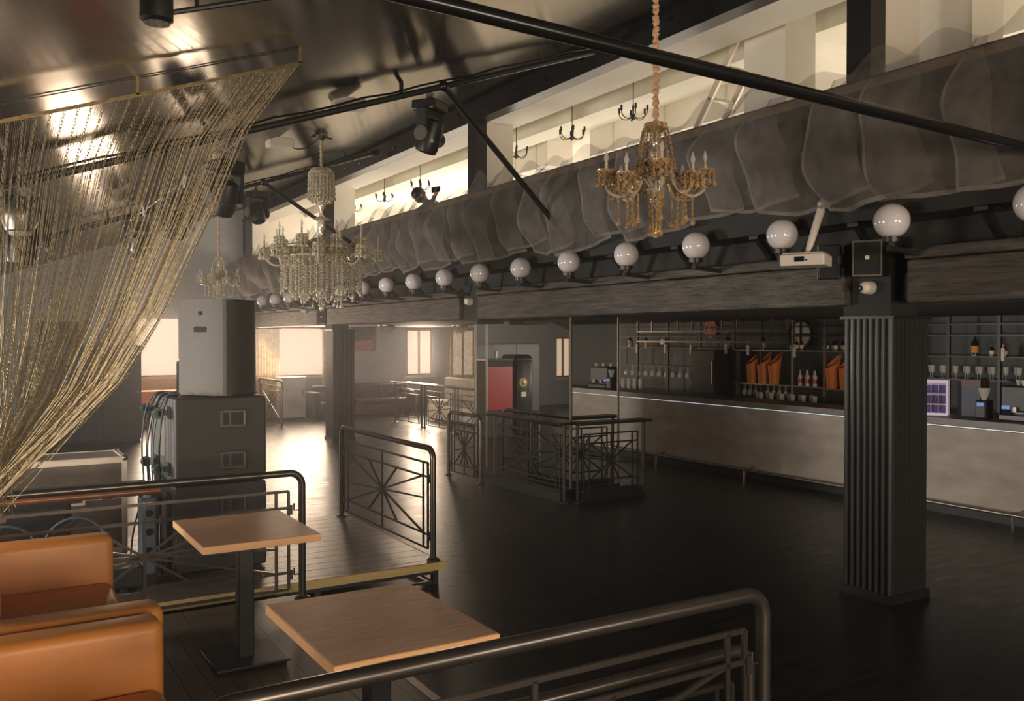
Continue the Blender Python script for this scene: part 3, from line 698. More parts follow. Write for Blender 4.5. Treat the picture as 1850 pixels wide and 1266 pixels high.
# ------------------------------------------------------------------ the bar
br = thing('bar_counter', 'long grey concrete bar counter with glowing strip under its top', 'bar', (9.85, 3.0, 0))
LB = 10.6
mk('bar_body', B().box(.03, 0, .10, .60, LB, 1.06), 'black_paint', br)
n = 5
for k in range(n): ubox('concrete_panel', 'concrete', br, 0, k * LB / n + .002, .13, .03, (k + 1) * LB / n - .002, 1.045)
mk('bar_top', B().box(-.035, 0, 1.075, .66, LB, 1.15), 'bar_top', br)
mk('top_lip', B().box(.02, 0, 1.06, .6, LB, 1.075), 'black_paint', br)
mk('light_strip', B().box(-.008, .02, 1.054, .0, LB - .02, 1.064), 'led', br)
mk('plinth', B().box(.08, 0, 0, .58, LB, .10), 'black_paint', br)
mk('foot_rail', B().tube([(-.20, .1, .17), (-.20, LB - .1, .17)], .022, 10), 'steel', br, True)
for k in range(6):
    y = .4 + k * (LB - .8) / 5
    mk('rail_post', B().tube([(-.20, y, .17), (-.20, y, .0)], .016, 8).add(*(lambda q: (q.v, q.f))(B().tube([(-.20, y, .12), (0.02, y, .20)], .012, 8))), 'steel', br, True)
# back bar
bb = thing('back_bar', 'black steel shelving with back counter behind the bar', 'shelving', (11.25, 5.0, 0))
LK = 9.7
mk('back_counter', B().box(-.12, 0, 0, .50, LK, 1.05), 'black_matt', bb)
mk('counter_top', B().box(-.15, 0, 1.05, .52, LK, 1.09), 'black_gloss', bb)
for (y0, y1, z) in ((0, 2.9, 1.55), (0, 2.9, 1.86), (3.7, 6.15, 1.90), (4.9, 6.15, 1.33), (3.7, 4.25, 1.31), (6.3, 9.6, 1.92), (0, 9.7, 2.14)):
    ubox('shelf_board', 'black_metal' if y0 < 1 or z > 2 or y0 > 6 else 'steel', bb, .08, y0, z - .022, .40, y1, z)
for y in (0, .75, 1.5, 2.2, 2.9, 3.7, 4.25, 4.88, 5.55, 6.18, 7.02, 7.9, 8.8, 9.6):
    ubox('upright', 'steel' if y in (4.25, 4.88, 3.7) else 'black_metal', bb, .10, y - .02, 1.09, .14, y + .02, 2.39)
for z in (2.28,): ubox('rack_rail', 'black_metal', bb, .06, 0, z - .01, .08, LK, z + .01)
ubox('back_panel', 'navy', bb, .40, 5.85, 1.09, .42, 6.3, 1.9)
ubox('mirror_back', 'glass_pane', bb, .40, 3.75, 1.09, .41, 5.85, 1.33)
# hanging rack over the counter
hr = thing('hanging_rack', 'steel rack frame hanging above the bar counter', 'rack', (10.35, 9.4, 2.0))
for z in (0.02, .20):
    for x in (0, .34): ubox('rack_bar', 'steel', hr, x, 0, z, x + .025, 3.2, z + .025)
    for y in (0, 1.05, 2.1, 3.17): ubox('rack_bar', 'steel', hr, 0, y, z, .36, y + .025, z + .025)
for y in (0, 1.05, 2.1, 3.17):
    for x in (0, .34): ubox('hanger', 'steel', hr, x, y, .2, x + .025, y + .025, .395)
# tall black cooler
bc = thing('bottle_cooler', 'tall black cooler between the two shelf bays', 'cooler', (11.1, 11.35, 1.09))
mk('cooler_body', B().rbox(0, 0, 0, .5, .62, .80, .015, 2), 'black_paint', bc)
mk('cooler_door', B().rbox(-.02, .02, .02, 0, .60, .78, .008, 1), 'black_gloss', bc); mk('handle', B().box(-.045, .05, .2, -.02, .07, .6), 'steel', bc)
# glasses
GP = {}
def glass(name, prof, label, group, cat, pts, seg=10, flip=False):
    me = mesh_of(name, B().lathe(prof, seg=seg, cap=False), 'glass', True)
    for p in pts:
        o = link(name, me); o.location = p
        if flip: o.rotation_euler = (PI, 0, 0)
        tag(o, label, cat, group)
stem = [(.034, 0), (.034, .004), (.005, .01), (.005, .085), (.03, .11), (.042, .15), (.036, .20)]
glass('wine_glass', stem, 'clear stem glass hanging upside down under the shelf with orange buckets', 'hanging glasses centre rack', 'glass', [(11.42 + .10 * (k % 2), 9.95 + .065 * k, 1.308) for k in range(18)], flip=True)
glass('wine_glass', stem, 'clear stem glass hanging upside down in the rack beside the mirrored pillar', 'hanging glasses left rack', 'glass', [(11.40 + .12 * (k % 2), 12.0 + .10 * k, 1.548) for k in range(23)], flip=True)
rk2 = thing('glass_rack', 'thin black glass rack on the left of the back bar', 'rack', (11.3, 11.97, 1.55))
for x in (.05, .17, .29): ubox('rack_rod', 'black_metal', rk2, x, 0, 0, x + .015, 2.3, .012)
for y in (0, 1.1, 2.28): ubox('rack_hanger', 'black_metal', rk2, .14, y, 0, .155, y + .015, .35)
glass('highball_glass', [(.03, 0), (.036, .20), (.033, .20), (.028, .01)], 'tall clear glass standing on the back counter next to the mirrored pillar', 'tall glasses left', 'glass', [(11.2 + .05 * (k % 2), 13.5 + .09 * k, 1.091) for k in range(9)])
glass('champagne_glass', [(.03, 0), (.03, .004), (.005, .01), (.005, .06), (.028, .09), (.032, .17)], 'clear glass standing in the row above the violet can fridge', 'glasses on the right shelf', 'glass', [(11.36 + .08 * (k % 2), 5.9 + .085 * k, 1.551) for k in range(20)])
glass('tumbler', [(.036, 0), (.04, .10), (.036, .10), (.032, .01)], 'low clear tumbler on the back counter below the orange buckets', 'tumblers on the back counter', 'glass', [(11.2 + .06 * (k % 2), 9.3 + .11 * k, 1.091) for k in range(12)])
# slanted orange buckets
ob = None
for k, (y, z) in enumerate(((10.79, 1.331), (10.54, 1.331), (10.30, 1.331), (9.14, 1.311), (8.89, 1.311))):
    lab = ['orange slant-rimmed bucket at the left end of its shelf', 'orange slant-rimmed bucket in the middle of the three', 'orange slant-rimmed bucket right in the three beside the upright', 'orange slant-rimmed bucket on the short shelf by the column', 'orange bucket half hidden by the fluted column'][k]
    if ob is None:
        ob = thing('ice_bucket', lab, 'bucket', (11.40, y, z), group='orange buckets')
        sg = 18; V = []; F = []
        for i, (r0, h0, sl) in enumerate(((.080, 0, 0), (.096, .20, .03), (.112, .38, 1), (.106, .375, 1), (.076, .02, 0))):
            for q in range(sg):
                an = 2 * PI * q / sg; ca = .92 * math.cos(an) - .40 * math.sin(an); rise = max(0, ca) ** 1.3 * .15 - max(0, -ca) * .07
                V.append((r0 * math.cos(an) + sl * .02 * max(0, ca), r0 * math.sin(an) - sl * .015 * max(0, ca), h0 + sl * rise))
        for i in range(4):
            for q in range(sg): F.append((i * sg + q, i * sg + (q + 1) % sg, (i + 1) * sg + (q + 1) % sg, (i + 1) * sg + q))
        F.append(tuple(range(sg - 1, -1, -1))); F.append(tuple(4 * sg + q for q in range(sg)))
        mk('bucket_shell', B().add(V, F), 'orange', ob, True)
        mk('bucket_rim', B().tube([Vector(V[2 * sg + q % sg]) for q in range(sg + 1)], .006, 6), 'orange', ob, True)
    else: dup(ob, (11.40, y, z), label=lab)
# bottles and cans
def bottle_mesh(h, r, m='bottle_dark'):
    return mesh_of('bottle_body', B().lathe([(r, 0), (r, h * .58), (r * .45, h * .72), (r * .32, h * .78), (r * .32, h * .97), (r * .36, h)], seg=12), m, True)
def bottles(label, group, pts, h, r, m='bottle_dark', lab_m='paper', cat='bottle', name='bottle'):
    body = bottle_mesh(h, r, m); lb = mesh_of('bottle_label', B().lathe([(r * 1.03, h * .14), (r * 1.03, h * .44)], seg=12, cap=False), lab_m, True)
    cp = mesh_of('bottle_cap', B().lathe([(r * .38, h * .94), (r * .38, h * 1.02)], seg=8), 'black_metal')
    for k, p in enumerate(pts):
        t = thing(name, label if isinstance(label, str) else label[k], cat, p, group=group)
        link('bottle_body', body, t); link('bottle_label', lb, t); link('bottle_cap', cp, t)
bottles('small dark bottle in the row on the shelf below the round sign', 'bottles on the top shelf', [(11.42 + .06 * (k % 2), 8.75 + .085 * k, 1.901) for k in range(8)] + [(11.42, 9.75 + .1 * k, 1.901) for k in range(3)], .19, .03)
bottles('white capped bottle in the cluster beside the shelf upright', 'pale bottles by the upright', [(11.40 + .06 * (k % 2), 9.46 + .075 * k, 1.331) for k in range(5)], .26, .032, 'white_plastic', 'red_panel')
bottles('dark bottle on the shelf edge right of the pale bottles', 'dark bottles by the upright', [(11.42, 9.28 - .07 * k, 1.331) for k in range(1, 2)], .24, .034)
ubox('shelf_board', 'steel', bb, .08, 4.25, 1.308, .40, 4.88, 1.33)
bottles(['champagne bottle with orange label on the right top shelf', 'dark bottle with orange label on the centre top shelf', 'dark bottle with orange label at the left bay end'], 'orange label bottles', [(11.40, 6.85, 1.861), (11.40, 10.55, 1.901), (11.40, 11.36, 1.921)], .30, .046, 'bottle_dark', 'label_orange')
bottles(['small bottle right of the champagne bottle', 'small clear bottle beside the white tube at the shelf edge'], 'small bottles right shelf', [(11.40, 6.62, 1.861), (11.40, 6.45, 1.861)], .16, .03, 'bottle_dark', 'paper')
bottles(['wide brown bottle at the left end of the back bar', 'pale orange labelled flask on the left shelf', 'dark bottle behind the white tube of the left bay'], 'left bay bottles', [(11.42, 14.1, 1.921), (11.42, 13.6, 1.921), (11.42, 13.0, 1.921)], .22, .05, 'bottle_dark', 'label_orange')
# little white tube lamps clipped to the shelf edge
wt = None
for k, (y, z) in enumerate(((13.75, 1.80), (12.9, 1.80), (12.2, 1.80), (11.32, 1.82), (10.80, 1.80), (9.80, 1.78), (6.42, 1.80))):
    lab = 'small white tube clipped to the front edge of the %s' % ['leftmost shelf end', 'left shelf below the pale disc', 'left shelf near the cooler', 'shelf corner beside the navy panel', 'shelf above the orange buckets', 'shelf under the round sign', 'shelf right of the champagne bottle'][k]
    if wt is None:
        wt = thing('shelf_tube', lab, 'tube', (11.305, y, z), group='white shelf tubes')
        mk('tube_body', B().rbox(-.018, -.018, 0, .018, .018, .17, .006, 2), 'paper', wt); mk('clip', B().box(.01, -.012, .10, .03, .012, .13), 'steel', wt); mk('tip', B().cyl((0, 0, .17), (0, 0, .215), .010, 8), 'label_orange', wt)
    else: dup(wt, (11.305, y, z), label=lab)
# round signs on the wall
rs = thing('round_sign', 'round cream sign with black cross bars high above the bar', 'sign', (11.76, 10.05, 2.16))
mk('disc', B().lathe([(.225, 0), (.225, .03)], seg=28, ax='x'), 'paper', rs)
mk('ring', B().ring((-.01, 0, 0), .235, .03, 28, 6, 'x'), 'black_gloss', rs, True)
ubox('cross_bar', 'black_gloss', rs, -.014, -.02, -.22, -.001, .02, .22); ubox('cross_bar', 'black_gloss', rs, -.012, -.22, -.012, -.001, .22, .012)
r2 = thing('round_sign', 'small round sign with dark red centre and pale rim above the left bay', 'sign', (11.76, 12.15, 2.26))
mk('disc', B().lathe([(.15, 0), (.15, .03)], seg=24, ax='x'), 'red_panel', r2)
mk('ring', B().ring((-.005, 0, 0), .15, .016, 24, 6, 'x'), 'label_orange', r2, True)
mk('inner_star', B().add([(-.008, .12 * math.cos(a), .12 * math.sin(a)) if i % 2 == 0 else (-.008, .04 * math.cos(a), .04 * math.sin(a)) for i, a in enumerate([2 * PI * q / 10 for q in range(10)])] + [(-.02, 0, 0)], [(i, (i + 1) % 10, 10) for i in range(10)]), 'label_orange', r2)
pd = thing('pale_disc', 'pale round paper disc hanging from the left shelf', 'disc', (11.28, 12.98, 2.02))
mk('disc_face', B().lathe([(.055, 0), (.055, .006)], seg=18, ax='x'), 'paper', pd); mk('string', B().cyl((0, 0, .05), (0, 0, .12), .002, 5), 'black_gloss', pd)
# violet can fridge on the counter
fr = thing('can_fridge', 'small lit glass fridge full of violet drink cans on the bar', 'fridge', (10.12, 6.42, 1.151), R(28))
mk('fridge_body', B().box(.02, 0, 0, .30, .30, .03).box(.02, 0, .40, .30, .30, .43).box(.02, 0, .03, .30, .02, .40).box(.02, .28, .03, .30, .30, .40).box(.28, .02, .03, .30, .28, .40), 'fridge_glow', fr)
for z in (.14, .27): ubox('fridge_shelf', 'white_plastic', fr, .03, .02, z, .28, .28, z + .008)
mk('fridge_door', B().box(.008, .02, .03, .014, .28, .40), 'glass_pane', fr)
cn = mesh_of('can', B().lathe([(.016, 0), (.019, .005), (.019, .085), (.015, .092)], seg=10), 'can_violet', True)
for z in (.031, .149, .279):
    for k in range(6):
        o = link('drink_can', cn); lx, ly = .06 + .05 * (k % 2), .045 + .042 * k; o.location = (10.12 + lx * math.cos(R(28)) - ly * math.sin(R(28)), 6.42 + lx * math.sin(R(28)) + ly * math.cos(R(28)), 1.151 + z)
        tag(o, 'violet and silver drink can inside the small lit fridge', 'can', 'cans in the fridge')
# coffee machine
cm = thing('coffee_machine', 'dark coffee machine with small blue screen at the right bar end', 'coffee machine', (10.12, 5.25, 1.151))
mk('machine_body', B().rbox(.05, 0, .10, .45, .55, .40, .02, 2), 'black_metal', cm)
mk('drip_base', B().rbox(0, 0, 0, .45, .55, .07, .01, 2), 'black_gloss', cm); mk('back_box', B().box(.25, .02, .07, .44, .53, .10), 'black_gloss', cm)
for y in (.16, .38): mk('group_head', B().cyl((.03, y, .10), (.03, y, .16), .035, 12), 'steel', cm)
mk('screen', B().box(-.002 + .04, .44, .13, .05, .53, .17), 'screen_blue', cm)
for k in range(4):
    o = mk('coffee_cup', B().lathe([(.02, 0), (.036, .06), (.033, .06), (.018, .006)], seg=12), 'tile_white', None, True); o.location = (10.25 + .09 * (k % 2), 5.35 + .11 * k, 1.552)
    tag(o, 'white coffee cup standing on top of the dark coffee machine', 'cup', 'cups on the coffee machine')
cg = thing('coffee_grinder', 'black coffee grinder with screen left of the coffee machine', 'grinder', (10.05, 5.90, 1.151))
mk('grinder_body', B().rbox(0, 0, 0, .16, .14, .22, .02, 2), 'black_paint', cg); mk('hopper', B().lathe([(.03, .22), (.065, .34), (.065, .36)], (.08, .07, 0), 12), 'glass', cg, True); mk('screen', B().box(-.004, .03, .15, 0, .11, .19), 'screen_blue', cg)
rbx = thing('red_box', 'dark red cardboard box behind the violet can fridge', 'box', (10.20, 6.12, 1.151))
mk('box_body', B().box(.10, 0, 0, .28, .28, .44), 'navy', rbx); mk('box_lid', B().box(.095, -.005, .36, .285, .285, .445), 'leather_brown', rbx)

# ------------------------------------------------------------------ wall gear on the near column block
def cctv(label, loc, rz):
    t = thing('security_camera', label, 'security camera', loc, rz, 'dome security cameras')
    mk('mount', B().lathe([(.055, 0), (.055, -.03), (.05, -.045)], seg=18, ax='y'), 'white_plastic', t, True)
    mk('dome', B().ball((0, -.062, 0), .052, 18, 12), 'white_plastic', t, True)
    mk('lens', B().lathe([(.022, -.103), (.022, -.118), (.012, -.121)], (-.012, .0, -.006), 14, 'y'), 'lens', t)
    return t
cctv('white dome security camera on the near column block below the wall speaker', (6.15, 4.56, 2.50), -PI / 2)
cctv('white dome security camera on the block of the mirrored pillar', (6.12, 11.15, 2.62), -PI / 2)
cctv('white dome security camera at the far end of the timber beam', (6.05, 18.3, 2.66), -PI / 2)
def wall_speaker(label, loc, rz):
    t = thing('wall_speaker', label, 'speaker', loc, rz, 'small wall speakers')
    mk('cabinet', B().rbox(-.11, -.20, -.14, .11, -.03, .14, .01, 2), 'black_paint', t)
    f = B().box(-.11, -.21, .126, .11, -.20, .14).box(-.11, -.21, -.14, .11, -.20, -.126).box(-.11, -.21, -.126, -.098, -.20, .126).box(.098, -.21, -.126, .11, -.20, .126)
    mk('frame', f, 'steel', t); mk('badge', B().box(-.015, -.212, -.01, .015, -.20, .02), 'paper', t)
    mk('bracket', B().box(-.03, -.03, -.05, .03, 0, .05), 'black_metal', t)
    return t
wall_speaker('small black wall speaker with pale frame on the near column block', (6.14, 4.55, 2.72), R(-62))
wall_speaker('small black wall speaker turned away beside the projector', (6.14, 4.80, 2.72), R(-145))
wall_speaker('small black wall speaker on the far column block', (6.24, 17.45, 2.52), R(-62))
# projector
pj = thing('projector', 'white ceiling projector hanging on a jointed white arm', 'projector', (5.62, 4.76, 2.66), R(-62))
mk('projector_body', B().rbox(-.17, -.15, 0, .17, .15, .09, .012, 2), 'white_plastic', pj)
mk('lens_bezel', B().rbox(-.055, -.158, .03, .02, -.148, .07, .004, 1), 'lens', pj); mk('sensor', B().box(.03, -.155, .035, .042, -.149, .047), 'black_gloss', pj)
mk('top_panel', B().rbox(-.155, -.135, .09, .155, .135, .105, .005, 1), 'concrete', pj)
mk('mount_plate', B().box(-.09, -.02, .105, .07, .10, .115), 'white_plastic', pj)
mk('arm', B().tube([(0, .04, .115), (.02, .06, .18), (.09, .12, .46)], [.016, .028, .034], 12), 'white_plastic', pj, True)
mk('arm_joint', B().ball((.10, .13, .50), .045, 12, 8), 'white_plastic', pj, True)
mk('arm_bracket', B().tube([(.10, .13, .50), (.16, .30, .52), (.20, .46, .50)], [.03, .02, .025], 10), 'white_plastic', pj, True)

# ------------------------------------------------------------------ roof pipes, struts, ceiling gear
def pipe(label, y, x0=-2.5, x1=5.9, off=.13, r=.03, name='roof_pipe'):
    t = thing(name, label, 'pipe', (0, y, 0), group='roof pipes')
    mk('tube', B().cyl((x0, 0, ceil_z(x0) - off), (x1, 0, ceil_z(x1) - off), r, 12), 'black_metal', t, True)
    mk('cable_run', B().tube([(x0 + (x1 - x0) * i / 30, -.05 + .015 * math.sin(i * 1.7), ceil_z(x0 + (x1 - x0) * i / 30) - off + .045 + .012 * math.sin(i * 2.3)) for i in range(31)], .011, 6), 'black_gloss', t, True)
    for i in range(5):
        x = x0 + .6 + (x1 - x0 - 1.2) * i / 4
        ubox('hanger', 'black_metal', t, x - .015, -.015, ceil_z(x) - off, x + .015, .015, ceil_z(x) + .02)
    return t
pipe('black sloping roof pipe with cables crossing under the ceiling behind the curtain', 7.75)
pipe('black sloping roof pipe with cables in the far part of the hall', 14.0)
def strut(label, p0, p1, r):
    t = thing('diagonal_strut', label, 'strut', p0, group='black roof struts')
    mk('tube', B().cyl((0, 0, 0), Vector(p1) - Vector(p0), r, 12), 'black_metal', t, True)
    mk('end_clamp', B().ball((0, 0, 0), r * 1.7, 10, 6), 'black_gloss', t, True)
    return t
strut('black diagonal strut from the roof pipe down to the gallery drape', (3.95, 7.75, ceil_z(3.95) - .13), (5.90, 8.45, 3.26), .032)
strut('black diagonal strut behind the big crystal chandelier', (3.95, 14.0, ceil_z(3.95) - .13), (5.88, 14.3, 3.5), .032)
tp = thing('tie_pipe', 'thick glossy black tie pipe crossing the top of the frame', 'pipe', (0.2, 3.1, 3.40), group='black roof struts')
mk('tube', B().cyl((0, 0, 0.03), (5.66, -.06, -.13), .034, 16), 'black_gloss', tp, True)
mk('ceiling_shoe', B().box(-.05, -.05, -.10, .05, .05, ceil_z(.2) - 3.40 + .02), 'black_metal', tp)
mk('wall_shoe', B().box(5.60, -.13, -.24, 5.68, 0.02, -.02), 'black_metal', tp)
# rail with lamp at the upper frame edge
lr = thing('lamp_rail', 'black ladder rail with cylinder spotlight at the top of the frame', 'light rail', (0.62, 3.65, 0))
for o_ in (.10, .17): mk('rail', B().cyl((.05, 0, ceil_z(.67) - o_), (2.2, 0, ceil_z(2.82) - o_), .011, 8), 'black_metal', lr)
for i in range(6):
    x = .15 + .36 * i; mk('rung', B().cyl((x, 0, ceil_z(x + .62) - .17), (x, 0, ceil_z(x + .62) - .0), .009, 6), 'black_metal', lr)
sp_ = mk('spotlight', B().lathe([(.045, 0), (.062, .01), (.062, .12), (.05, .15), (.02, .16)], (0, 0, ceil_z(.62) - .20), 18), 'black_paint', lr, True)
mk('spot_lens', B().lathe([(.05, -.004), (.05, .002)], (0, 0, ceil_z(.62) - .20), 18), 'lens', sp_)
mk('spot_stem', B().cyl((0, 0, ceil_z(.62) - .06), (0, 0, ceil_z(.62) + .01), .014, 8), 'black_metal', sp_)
# small boxes and cable runs on the ceiling
for k, (x, y, sx, sy, l) in enumerate(((3.05, 7.95, .16, .05, 'small white emergency lamp box beside the roof pipe'), (2.95, 9.8, .14, .09, 'small white junction box on the ceiling near the big chandelier'))):
    t = thing('ceiling_box', l, 'ceiling box', (x, y, ceil_z(x) - .03), group='ceiling boxes')
    mk('box_body', B().rbox(-sx, -sy, -.08, sx, sy, .02, .01, 2), 'white_plastic', t); mk('diffuser', B().box(-sx * .9, -sy * .7, -.095, sx * .9, sy * .7, -.08), 'paper', t)
cpts = [(3.66 - .70 * i / 12, 10.46 - .05 * i, ceil_z(3.66 - .7 * i / 12) - .02 - .13 * math.sin(PI * i / 12)) for i in range(13)]
tag(mk('ceiling_cable', B().tube(cpts, .007, 6), 'black_gloss', None, True), 'thin black cable sagging from the big chandelier hook to the junction box', 'cable')
# moving-head stage lights
def moving_head(label, loc, rz=0, tilt=0.0):
    t = thing('stage_light', label, 'stage light', loc, rz, 'moving head stage lights')
    mk('clamp', B().box(-.025, -.04, .0, .025, .04, .10), 'steel', t)
    mk('base', B().rbox(-.17, -.15, -.12, .17, .15, .0, .02, 2), 'black_paint', t)
    for s_ in (-1, 1):
        mk('yoke_arm', B().rbox(s_ * .185 - .025, -.07, -.44, s_ * .185 + .025, .07, -.10, .018, 2), 'black_matt', t)
        mk('yoke_rim', B().lathe([(.085, -.012), (.085, .012)], (s_ * .212, 0, -.40), 16, 'x'), 'speaker_grey', t)
    mk('yoke_bridge', B().rbox(-.20, -.08, -.15, .20, .08, -.12, .01, 2), 'black_matt', t)
    h = mk('head', B().lathe([(.06, -.20), (.115, -.17), (.135, -.05), (.135, .12), (.12, .18), (.10, .19)], seg=20), 'black_paint', t, True); h.location = (0, 0, -.40); h.rotation_euler = (PI + tilt, 0, 0); t.scale = (.84, .84, .84)
    mk('lens', B().lathe([(.095, .185), (.095, .195), (.05, .20)], seg=20), 'lens', h)
    mk('band', B().lathe([(.138, .02), (.138, .06)], seg=20, cap=False), 'rail_metal', h)
    return t
moving_head('black moving stage light on the light pipe closest to the chandelier cable', (2.0, 8.35, 3.72), R(20), R(25))
moving_head('black moving stage light in the middle of the light pipe', (2.0, 10.6, 3.72), R(-20), R(-15))
moving_head('black moving stage light at the far end of the light pipe', (2.0, 13.4, 3.72), 0, R(20))
moving_head('black moving stage light at the top of the diagonal strut', (3.80, 7.75, ceil_z(3.8) - .25), R(35), R(20))
moving_head('black moving stage light left of the big chandelier crown', (3.85, 14.0, ceil_z(3.85) - .25), R(20), R(-20))
moving_head('black moving stage light behind the left part of the chain curtain', (.34, 7.75, ceil_z(.34) - .25), R(10), R(10))
lp = thing('light_pipe', 'black pipe running lengthwise carrying the stage lights', 'pipe', (2.0, 7.6, 3.84))
mk('tube', B().cyl((0, 0, 0), (0, 7.2, 0), .026, 10), 'black_metal', lp, True)
for y in (.15, 3.4, 6.4): mk('drop_hanger', B().cyl((0, y, 0), (0, y, ceil_z(2.0) - 3.84 + .02), .008, 6), 'black_metal', lp)
for k in range(4): mk('led_stick', B().obox((-.03, 1.0 + 1.35 * k, .0), (.05, 1.5 + 1.35 * k, -.04), .03, .03), 'white_plastic', lp)  # LED strip lights drawn as unlit white sticks along the pipe
cr_ = thing('par_lamp', 'chrome bowl lamp shining through the chain curtain', 'stage light', (.30, 7.2, 2.95))
mk('bowl', B().lathe([(.02, -.12), (.09, -.09), (.13, 0), (.12, .06), (.05, .12), (.03, .16)], seg=20), 'steel', cr_, True)
mk('front_lens', B().lathe([(.085, -.10), (.06, -.125), (.01, -.13)], seg=20), 'glass', cr_, True)
mk('stirrup', B().tube([(-.14, 0, 0), (-.14, 0, .16), (0, 0, .24), (.14, 0, .16), (.14, 0, 0)], .010, 8), 'steel', cr_, True)
mk('stem', B().cyl((0, 0, .22), (0, 0, ceil_z(.30) - 2.95 + .01), .012, 8), 'black_metal', cr_)
# ------------------------------------------------------------------ gold chain curtain
cc = thing('chain_curtain', 'gold chain curtain swept to one side on a ceiling frame', 'curtain', (.7, 5.45, 2.0))
def fr_z(x): return ceil_z(x) - .10
b = B().obox((-.45 - .7, 0, fr_z(-.45) - 2.0), (1.78 - .7, 0, fr_z(1.78) - 2.0), .018, .018, (0, 1, 0)); mk('curtain_rod', b, 'gold_dark', cc)
for x in (-.4, .82, 1.77): mk('frame_drop', B().obox((x - .7, 0, fr_z(x) - 2.0), (x - .7, 0, ceil_z(x) - 2.0 + .01), .018, .018), 'gold_dark', cc)
mk('ceiling_strip', B().obox((-.45 - .7, .0, ceil_z(-.45) - 2.008), (1.78 - .7, .0, ceil_z(1.78) - 2.006), .006, .006, (0, 1, 0)), 'black_metal', cc)
rc_ = random.Random(5)
GF = [(0, 1), (.18, .80), (.39, .669), (.62, .503), (.79, .34), (.90, .17), (1.0, 0), (1.12, -.22)]
def gfun(q):
    for (a, ga), (c, gc) in zip(GF[:-1], GF[1:]):
        if q <= c: return ga + (gc - ga) * (q - a) / (c - a)
    return GF[-1][1]
thin = B(); links_ = B()
xs_ = []; x = -.40
while x < 1.765: xs_.append(x); x += rc_.uniform(.008, .0115)
for i, x0 in enumerate(xs_):
    xb = .18 * (x0 + .4) / 2.15 + rc_.uniform(-.035, .035) - .02; zb = 1.34 + rc_.uniform(-.05, .05); yb = rc_.uniform(-.07, .07)
    if rc_.random() < .12: xb += rc_.uniform(.0, .12)
    zt = fr_z(x0); n = 110; P = []
    for k in range(n + 1):
        q = 1.12 * k / n; wob = .008 * math.sin(q * 9 + i) * q
        P.append(Vector((xb + (x0 - xb) * gfun(q) + wob - .7, yb * q ** 1.5 + .004 * math.sin(i * 1.3), zt + (zb - zt) * q - 2.0)))
    kind = i % 7
    if kind == 3:
        # chunky links
        step = .020; acc = 0; pos = P[0]; k = 0; flip = 0
        tot = [0]
        for a, c in zip(P[:-1], P[1:]): tot.append(tot[-1] + (c - a).length)
        s_ = 0; j = 0
        while s_ < tot[-1]:
            while j < n - 1 and tot[j + 1] < s_: j += 1
            f = (s_ - tot[j]) / max(1e-6, tot[j + 1] - tot[j]); c = P[j].lerp(P[j + 1], f); t = (P[j + 1] - P[j]).normalized()
            sd = t.cross(Vector((0, 1, 0))).normalized() if flip else Vector((0, 1, 0)); sd = (sd + (Vector((0, 1, 0)) if flip else t.cross(Vector((0, 1, 0)))) * .5).normalized()
            L_, W_ = .0145, .0075 if j < 40 else .0085
            ring = [c + t * (L_ * math.cos(2 * PI * q / 6)) + sd * (W_ * math.sin(2 * PI * q / 6)) for q in range(6)]
            nn = t.cross(sd).normalized() * .0022
            V = []; F = []
            for q in range(6):
                o_ = (ring[q] - c) * .32
                V += [ring[q] + nn, ring[q] - o_ , ring[q] - nn]
            for q in range(6):
                q2 = (q + 1) % 6
                for w_ in range(3): F.append((q * 3 + w_, q2 * 3 + w_, q2 * 3 + (w_ + 1) % 3, q * 3 + (w_ + 1) % 3))
            links_.add(V, F); s_ += step; flip ^= 1
    else:
        r0 = (.0028, .0020, .0032, 0, .0018, .0025, .0034)[kind]
        thin.tube(P, [r0 * (1.25 if k % 2 else .65) * (.36 + .64 * min(1, k / 70)) for k in range(n + 1)], 3, cap=False)
mk('thin_chains', thin, 'gold', cc, stuff=True)
mk('chunky_chains', links_, 'gold', cc, stuff=True)

